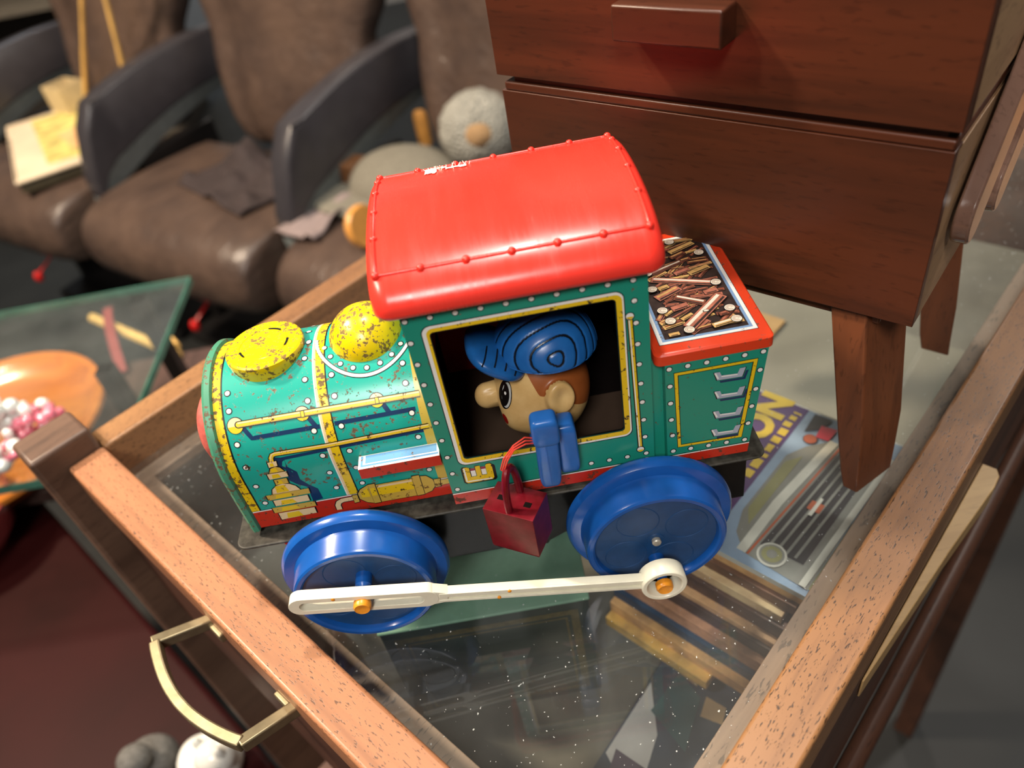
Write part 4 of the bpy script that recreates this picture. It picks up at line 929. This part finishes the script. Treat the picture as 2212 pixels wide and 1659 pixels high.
def stick(p0, p1, label):
    b = MB(); P0, P1 = Vector(p0), Vector(p1); n = 14
    b.tube([P0.lerp(P1, k/n) for k in range(n+1)], [.0052 + (.0012 if k in (4, 9) else 0) for k in range(n+1)], 10)
    tag(b.build('bamboo_stick', [M['bamboo']], None), label, 'stick', 'bamboo sticks on the left armchair')
M['holder'] = plain('cardboard', (196,176,134), .7)

# ------------------------------------------------ second glass table at the left with its things
GZ = -.150
gt = tag(empty('glass_table', (-.60, .40, FZ)), 'low side table with a loose greenish glass sheet, left of the walnut table', 'side table')
gx1, gy0, gy1 = -.3205, .245, .535
b = MB(); b.box(-1.05, gx1, gy0, gy1, GZ-.008, GZ, 0)
for x0, x1, y0, y1 in ((-1.05,gx1,gy1-.001,gy1+.0002),(gx1-.0007,gx1+.0005,gy0,gy1),(-1.05,gx1,gy0-.0002,gy0+.001)): b.box(x0, x1, y0, y1, GZ-.008, GZ, 1)
keep(b.build('glass_sheet', [M['glass_green'], M['glass_edge']], gt, smooth=False), gt)
M['lowwood'] = wood('dull_brown_board', (82,60,54), (68,50,46), (50,36,32), 'y', 10, .3, .5)
SHZ = -.290
b = MB(); b.box(-1.02, -.30, .385, .60, SHZ-.02, SHZ, 0); keep(b.build('shelf', [M['lowwood']], gt, bevel=.003), gt)
for x, y in ((-1.0,.40),(-.38,.40),(-1.0,.52),(-.38,.52)):
    b = MB(); b.box(x-.008, x+.008, y-.008, y+.008, FZ, GZ-.008, 0); keep(b.build('leg', [M['chair_metal']], gt), gt)
# orange wooden tray on the shelf
M['orange_wood'] = wood('orange_lacquer_wood', (226,136,52), (206,112,40), (150,72,30), 'x', 14, .05, .25, .6, .4)
b = MB(); TRX = Matrix.Translation((-.606, .475, SHZ+.0005)) @ Matrix.Diagonal((1, 1.05, 1, 1))
b.lathe([(0,.006),(.100,.006),(.118,.010),(.132,.024),(.139,.025),(.140,.020),(.126,.004),(.110,0),(0,0)], TRX, 64)
tag(b.build('wooden_tray', [M['orange_wood']], None), 'round orange lacquered wooden tray below the greenish glass sheet', 'tray')
b = MB(); b.tube([Vector((-.478,.700,SHZ+.006)).lerp(Vector((-.412,.604,SHZ+.006)), k/8) for k in range(9)], .0055, 8); tag(b.build('bamboo_cane', [M['bamboo']], None), 'short bamboo cane under the glass sheet, the farther of two', 'cane', 'canes under the glass sheet')
b = MB(); b.tube([Vector((-.560,.715,SHZ+.006)).lerp(Vector((-.405,.585,SHZ+.006)), k/8) for k in range(9)], .0065, 8); tag(b.build('bamboo_cane', [M['bamboo']], None), 'long bamboo cane under the glass sheet, pointing towards the walnut table corner', 'cane', 'canes under the glass sheet')
M['ribbon'] = plain('red_ribbon', (140,52,52), .6)
b = MB(); vs = []
for k in range(13):
    t = k/12; x = -.545 + .070*t; y = .735 - .165*t; vs += [(x-.006, y, SHZ+.004+.012*sin(pi*t)), (x+.006, y+.003, SHZ+.004+.012*sin(pi*t))]
for dz in (0, .0015): b.add([(x, y, z+dz) for x, y, z in vs], [(2*k,2*k+1,2*k+3,2*k+2) for k in range(12)], 0)
tag(b.build('ribbon', [M['ribbon']], None), 'red ribbon lying across the canes under the glass sheet', 'ribbon')
# glass bead ornament standing on the sheet
M['bead_white'] = plain('clear_white_bead', (236,240,234), .08, spec=1.0, coat=1); M['bead_pink'] = plain('pink_bead', (232,120,140), .1, spec=1.0, coat=1)
orn = tag(empty('bead_ornament', (-.395, .290, GZ)), 'pink and white glass bead flower ornament at the left edge of the photo', 'ornament')
random.seed(21); bp = MB(); bw = MB()
for k in range(95):
    a = random.uniform(0, 2*pi); rr0 = random.uniform(.0, .048); c = (-.412+rr0*cos(a), .285+rr0*.8*sin(a), GZ+.006+random.uniform(0, .058)*(1-rr0/.07)); r0 = random.uniform(.0035,.0065)
    (bp if random.random() < .4 else bw).ell(c, (r0, r0*random.uniform(.7,1.6), r0), nu=12, nv=8)
keep(bp.build('pink_petals', [M['bead_pink']], orn), orn); keep(bw.build('white_beads', [M['bead_white']], orn), orn)
# maroon lacquer chest in the shade below the bow handle
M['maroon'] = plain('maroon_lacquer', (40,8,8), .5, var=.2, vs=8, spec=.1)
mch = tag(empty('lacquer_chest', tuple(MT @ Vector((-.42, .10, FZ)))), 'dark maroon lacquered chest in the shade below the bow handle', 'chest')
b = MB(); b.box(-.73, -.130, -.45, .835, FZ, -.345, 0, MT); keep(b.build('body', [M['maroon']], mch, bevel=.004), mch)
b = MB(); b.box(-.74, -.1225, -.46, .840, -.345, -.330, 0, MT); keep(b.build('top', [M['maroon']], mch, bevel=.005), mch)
M['rose_glass'] = plain('rose_glass', (150,60,62), .12, var=.2, vs=20, spec=.8, coat=.6)
b = MB(); b.lathe([(0,.004),(.030,.004),(.055,.030),(.066,.062),(.068,.062),(.058,.028),(.034,0),(0,0)], Matrix.Translation((-.598,.352,-.330)), 48)
tag(b.build('glass_bowl', [M['rose_glass']], None), 'rose coloured glass bowl on the maroon chest at the left photo edge', 'bowl')
M['porcelain'] = plain('white_porcelain', (222,222,214), .15, var=.04); M['soft_grey'] = plain('grey_plush', (92,90,86), .9, var=.4, vs=300)
cat = tag(empty('cat_figurine', (-.275, .070, -.330)), 'white porcelain cat figurine on the maroon chest below the bow handle', 'figurine')
b = MB(); b.rbox((-.268,.066,-.309), (.024,.019,.021), None, 2.4); b.ell((-.252,.056,-.284), (.0155,.0145,.0145)); b.ell((-.262,.062,-.274), (.004,.0035,.008)); b.ell((-.244,.052,-.274), (.004,.0035,.008)); keep(b.build('body', [M['porcelain']], cat), cat)
b = MB(); b.ell((-.2465,.0425,-.2815), (.0026,.0018,.0026), nu=12, nv=8); b.ell((-.2585,.0440,-.2815), (.0026,.0018,.0026), nu=12, nv=8); keep(b.build('eye', [M['black']], cat), cat)
b = MB(); b.rbox((-.318,.076,-.312), (.020,.018,.018), None, 2.2); b.ell((-.319,.066,-.288), (.013,.012,.011)); tag(b.build('plush_toy', [M['soft_grey']], None), 'grey plush toy beside the white cat figurine', 'plush toy')
M['carton'] = plain('white_carton', (150,144,136), .6); M['rose_card'] = plain('rose_card', (140,106,90), .6)
b = MB(); b.box(-.117,-.050,.100,.150,FZ,-.300,0, MT); b.box(-.1172,-.0498,.1275,.1502,FZ,-.2998,1, MT)
tag(b.build('carton', [M['carton'], M['rose_card']], None, smooth=False, bevel=.001), 'tall white and rose carton on the floor under the board with the bow handle', 'carton')
# pale papers under the far end of the table glass
b = MB(); b.box(.200, .330, -.115, .060, ZBOT, ZBOT+.004, 0, MT); tag(b.build('paper_sheet', [plain('pale_grey_paper', (118,114,104), .8, var=.08, vs=20)], None, smooth=False), 'pale grey papers under the glass behind the tender', 'papers')
b = MB(); b.box(.215, .300, .005, .055, ZBOT+.0041, ZBOT+.007, 0, MT); tag(b.build('envelope', [plain('warm_buff_paper', (160,128,86), .8)], None, smooth=False), 'buff envelope on the pale papers under the glass', 'envelope')

# bamboo sticks in a cardboard holder on the left chair
hb = hp(-1.965, .860, SZ+.006)
b = MB(); HM = Matrix.Translation(hb) @ MH
for x0, x1, y0, y1 in ((-.04,.04,-.035,-.032),(-.04,.04,.032,.035),(-.04,-.037,-.032,.032),(.037,.04,-.032,.032)): b.box(x0, x1, y0, y1, 0, .100, 0, HM)
b.box(-.04, .04, -.035, .035, 0, .003, 0, HM); tag(b.build('cardboard_holder', [M['holder']], None, smooth=False), 'small square cardboard box on the left armchair beside the bamboo sticks', 'box')
stick(tuple(hp(-1.900, .855, SZ+.045)), tuple(hp(-1.496, .862, .15)), 'left one of two bamboo sticks leaning in the left armchair, nearly upright')
stick(tuple(hp(-1.735, .880, SZ+.018)), tuple(hp(-1.551, .890, .15)), 'right one of two bamboo sticks leaning in the left armchair, tilted left')

# dark cloth on the middle seat
M['cloth_dark'] = plain('dark_brown_cloth', (48,38,38), .85, var=.3, vs=60); M['felt'] = plain('grey_green_felt', (112,108,96), .95, var=.25, vs=200); M['knit'] = None
b = MB(); n = 26; vs = []
for j in range(n):
    for i in range(n):
        u, v = i/(n-1)-.5, j/(n-1)-.5; q = hp(-1.155 + u*.26 + v*.05, .725 + v*.17 - u*.06, 0)
        z_ = SZ + .012 + .045*max(0, noise.noise(Vector((u*3.2, v*4.1, 1.7)))) + .05*math.exp(-((u+.22)**2*40 + (v-.2)**2*50)); vs.append((q.x, q.y, z_))
b.add(vs, [(j*n+i, j*n+i+1, (j+1)*n+i+1, (j+1)*n+i) for j in range(n-1) for i in range(n-1)], 0)
o = b.build('cloth', [M['cloth_dark']], None, ang=180); sm = o.modifiers.new('thickness', 'SOLIDIFY'); sm.thickness = .004
tag(o, 'crumpled dark cloth on the middle armchair seat', 'cloth')
# felt cap, knitted doll and odds and ends on the right seat
b = MB(); cm0 = hp(-.80, .81, SZ+.006)
b.ell(cm0 + Z*.012, (.115,.095,.060), MH.to_3x3(), 32, 16); b.rbox(cm0 + H1*-.05 + H2*-.085 + Z*.012, (.085,.060,.008), MH.to_3x3(), 2.6)
tag(b.build('felt_cap', [M['felt']], None), 'grey green felt cap on the right armchair seat behind the red roof', 'cap')
def knit():
    m, nt, bs = newmat('grey_white_knit'); n0 = tex(nt, 'ShaderNodeTexVoronoi', 150); n1 = tex(nt, 'ShaderNodeTexNoise', 25)
    nt.links.new(mixc(nt, n1.outputs['Fac'], lin((120,120,112)), lin((172,170,160))), bs.inputs['Base Color']); bs.inputs['Roughness'].default_value = .95; bump(nt, bs, n0.outputs[0], 1.0, .006); return m
M['knit'] = knit(); M['tan_felt'] = plain('tan_felt', (150,120,84), .9, var=.2, vs=100); M['orange_felt'] = plain('orange_felt', (214,134,66), .9); M['pink_felt'] = plain('pink_felt', (226,130,110), .9)
dc = hp(-.695, .930, -.302)
doll = tag(empty('knitted_doll', tuple(hp(-.695, .930, SZ+.006))), 'knitted doll with woolly grey white hat on the right armchair', 'doll')
b = MB(); b.ell(dc, (.076,.072,.070), None, 48, 28, 0, lambda d: 1 + .05*noise.noise(d*5) - .10*bumpf(d, Vector((-.1,-.85,.3)).normalized(), .35)); keep(b.build('hat', [M['knit']], doll), doll)
b = MB(); b.ell(dc + Vector((-.002,-.050,.010)), (.030,.024,.026), None, 24, 14); keep(b.build('face', [M['tan_felt']], doll), doll)
b = MB(); b.tube([dc + Vector((-.055,-.040,-.045)), dc + Vector((-.080,-.045,-.062)), dc + Vector((-.098,-.05,-.070))], [.014,.012,.008], 10); keep(b.build('arm', [M['orange_felt']], doll), doll)
b = MB(); b.ell(dc + Vector((.068,-.020,.012)), (.012,.010,.016)); keep(b.build('pompom', [M['pink_felt']], doll), doll)
b = MB(); b.rbox(dc + Vector((.0,-.004,-.060)), (.045,.040,.020), None, 3); keep(b.build('body', [M['tan_felt']], doll), doll)
M['amber'] = plain('amber_wood', (206,144,70), .4, var=.15, vs=60); M['brown_wood'] = plain('brown_wood', (112,74,44), .5, var=.2, vs=50); M['pale_cloth'] = plain('mauve_grey_cloth', (128,114,112), .9)
b = MB(); b.lathe([(.014,0),(.014,.06),(.010,.068),(0,.069)], Matrix.Translation(hp(-.885,.985,SZ+.004)), 20); tag(b.build('wooden_peg', [M['amber']], None), 'upright amber wooden peg behind the right armrest', 'peg')
b = MB(); b.lathe([(0,-.008),(.034,-.008),(.037,0),(.034,.008),(0,.008)], Matrix.Translation(hp(-.735,.622,SZ+.040)) @ MH @ Matrix.Rotation(radians(75), 4, 'Y'), 32); tag(b.build('wooden_disc', [M['amber']], None), 'amber wooden disc on edge beside the left end of the red roof', 'disc')
b = MB(); b.box(-.03,.03,-.025,.025,0,.05,0, Matrix.Translation(hp(-.915,.790,SZ+.008)) @ MH); tag(b.build('brown_block', [M['brown_wood']], None, bevel=.004), 'brown wooden block on the right seat below the armrest', 'block')
b = MB(); vs = []; n = 14
for j in range(n):
    for i in range(n):
        u, v = i/(n-1)-.5, j/(n-1)-.5; q = hp(-.885+u*.10, .665+v*.15, 0); vs.append((q.x, q.y, SZ+.010+.03*max(0, noise.noise(Vector((u*3, v*3, 4))))))
b.add(vs, [(j*n+i, j*n+i+1, (j+1)*n+i+1, (j+1)*n+i) for j in range(n-1) for i in range(n-1)], 0)
o = b.build('rag', [M['pale_cloth']], None, ang=180); sm = o.modifiers.new('thickness', 'SOLIDIFY'); sm.thickness = .003; tag(o, 'mauve grey rag on the left edge of the right armchair seat', 'rag')
# dark shelving behind the chairs at the left
sh = tag(empty('shelf_unit', (-2.6, 3.2, FZ)), 'dark shelving unit behind the chairs in the top left corner', 'shelf')
for z_ in (-.845, -.30, .25, .80):
    b = MB(); b.box(-3.6, -1.2, 3.0, 3.4, z_, z_+.03, 0); keep(b.build('shelf_board', [plain('grey_shelf_board', (98,92,82), .6)], sh), sh)
for x in (-3.6, -2.4, -1.2):
    b = MB(); b.box(x-.02, x+.02, 3.02, 3.4, FZ, .85, 0); keep(b.build('upright', [M['shelf']], sh), sh)
b = MB(); b.box(-3.6, -1.2, 3.38, 3.42, FZ, .85, 0); keep(b.build('back_panel', [M['shelf']], sh), sh)

# ------------------------------------------------ room shell
def struct(name, mb, mat): o = mb.build(name, mat, None, smooth=False); o['kind'] = 'structure'; return o
b = MB(); b.box(-4.5, 3.5, -2.5, 4.5, FZ-.05, FZ); struct('floor', b, [M['floor']])
b = MB(); b.box(-4.5, 3.5, 4.5, 4.6, FZ-.05, 2.0); struct('wall_back', b, [M['wall']])
b = MB(); b.box(-4.6, -4.5, -2.5, 4.5, FZ-.05, 2.0); struct('wall_left', b, [M['wall']])
b = MB(); b.box(3.5, 3.6, -2.5, 4.5, FZ-.05, 2.0); struct('wall_right', b, [M['wall']])
b = MB(); b.box(-4.5, 3.5, -2.6, -2.5, FZ-.05, 2.0); struct('wall_front', b, [M['wall']])
b = MB(); b.box(-4.6, 3.6, -2.6, 4.6, 2.0, 2.05); struct('ceiling', b, [M['ceil']])

# ================================================================== LIGHT
def area(name, loc, target, size, power, color):
    l = bpy.data.lights.new(name, 'AREA'); l.shape = 'DISK'; l.size = size; l.energy = power; l.color = color
    o = bpy.data.objects.new(name, l); col.objects.link(o); o.location = loc; o.rotation_euler = (Vector(target) - Vector(loc)).to_track_quat('-Z', 'Y').to_euler(); return o
area('ceiling_lamp_over_table', (.10, .26, 1.75), (.03, 0, 0), .12, 20, (1, .94, .86))
area('ceiling_lamp_left', (-1.25, -.10, 1.7), (0, 0, .05), .16, 20, (1, .88, .74))
area('ceiling_lamp_right', (1.5, .75, 1.5), (.1, .05, .05), .25, 17, (1, .95, .88))
area('front_fill', (-.30, -1.6, 1.8), (0, 0, 0), .6, 37, (1, .95, .9))  # added fill, brightens the near faces and the things under the glass
area('ceiling_lamp_over_chairs', (-1.5, .55, 1.85), (-.8, 1.4, -.3), .25, 105, (1, .80, .60))
area('ceiling_lamp_behind_chairs', (.7, 2.6, 1.85), (-.5, 1.4, -.3), .3, 30, (1, .9, .8))
area('wall_fill', (-1.6, 3.55, 1.9), (-2.0, 4.5, .8), .8, 90, (.82, .92, 1))  # added light on the back wall, gives the seat tops a cool sheen
w = bpy.data.worlds.new('world'); scene.world = w; w.use_nodes = True
w.node_tree.nodes['Background'].inputs[0].default_value = (.9, .92, 1, 1); w.node_tree.nodes['Background'].inputs[1].default_value = .05

# ================================================================== CAMERA
cam = bpy.data.cameras.new('camera'); co = bpy.data.objects.new('camera', cam); col.objects.link(co)
FPX = 1640.07; cam.sensor_width = 36; cam.sensor_fit = 'HORIZONTAL'; cam.lens = FPX/2212*36; cam.clip_start = .005; cam.clip_end = 50
rt, up, fw = Vector((.9837,-.1025,-.1479)).normalized(), Vector((.1789,.6464,.7417)).normalized(), Vector((-.0195,.7561,-.6542)).normalized()
up = (up - fw*up.dot(fw)).normalized(); rt = fw.cross(up)
mtx = Matrix((rt, up, -fw)).transposed().to_4x4(); mtx.translation = Vector((.0263, -.2157, .2596)); co.matrix_world = mtx
cam.dof.use_dof = True; cam.dof.focus_distance = .262; cam.dof.aperture_fstop = 8.0
scene.camera = co
vs_ = scene.view_settings; vs_.view_transform = 'Standard'; vs_.look = 'None'; vs_.gamma = 1; vs_.exposure = 0; vs_.use_curve_mapping = False
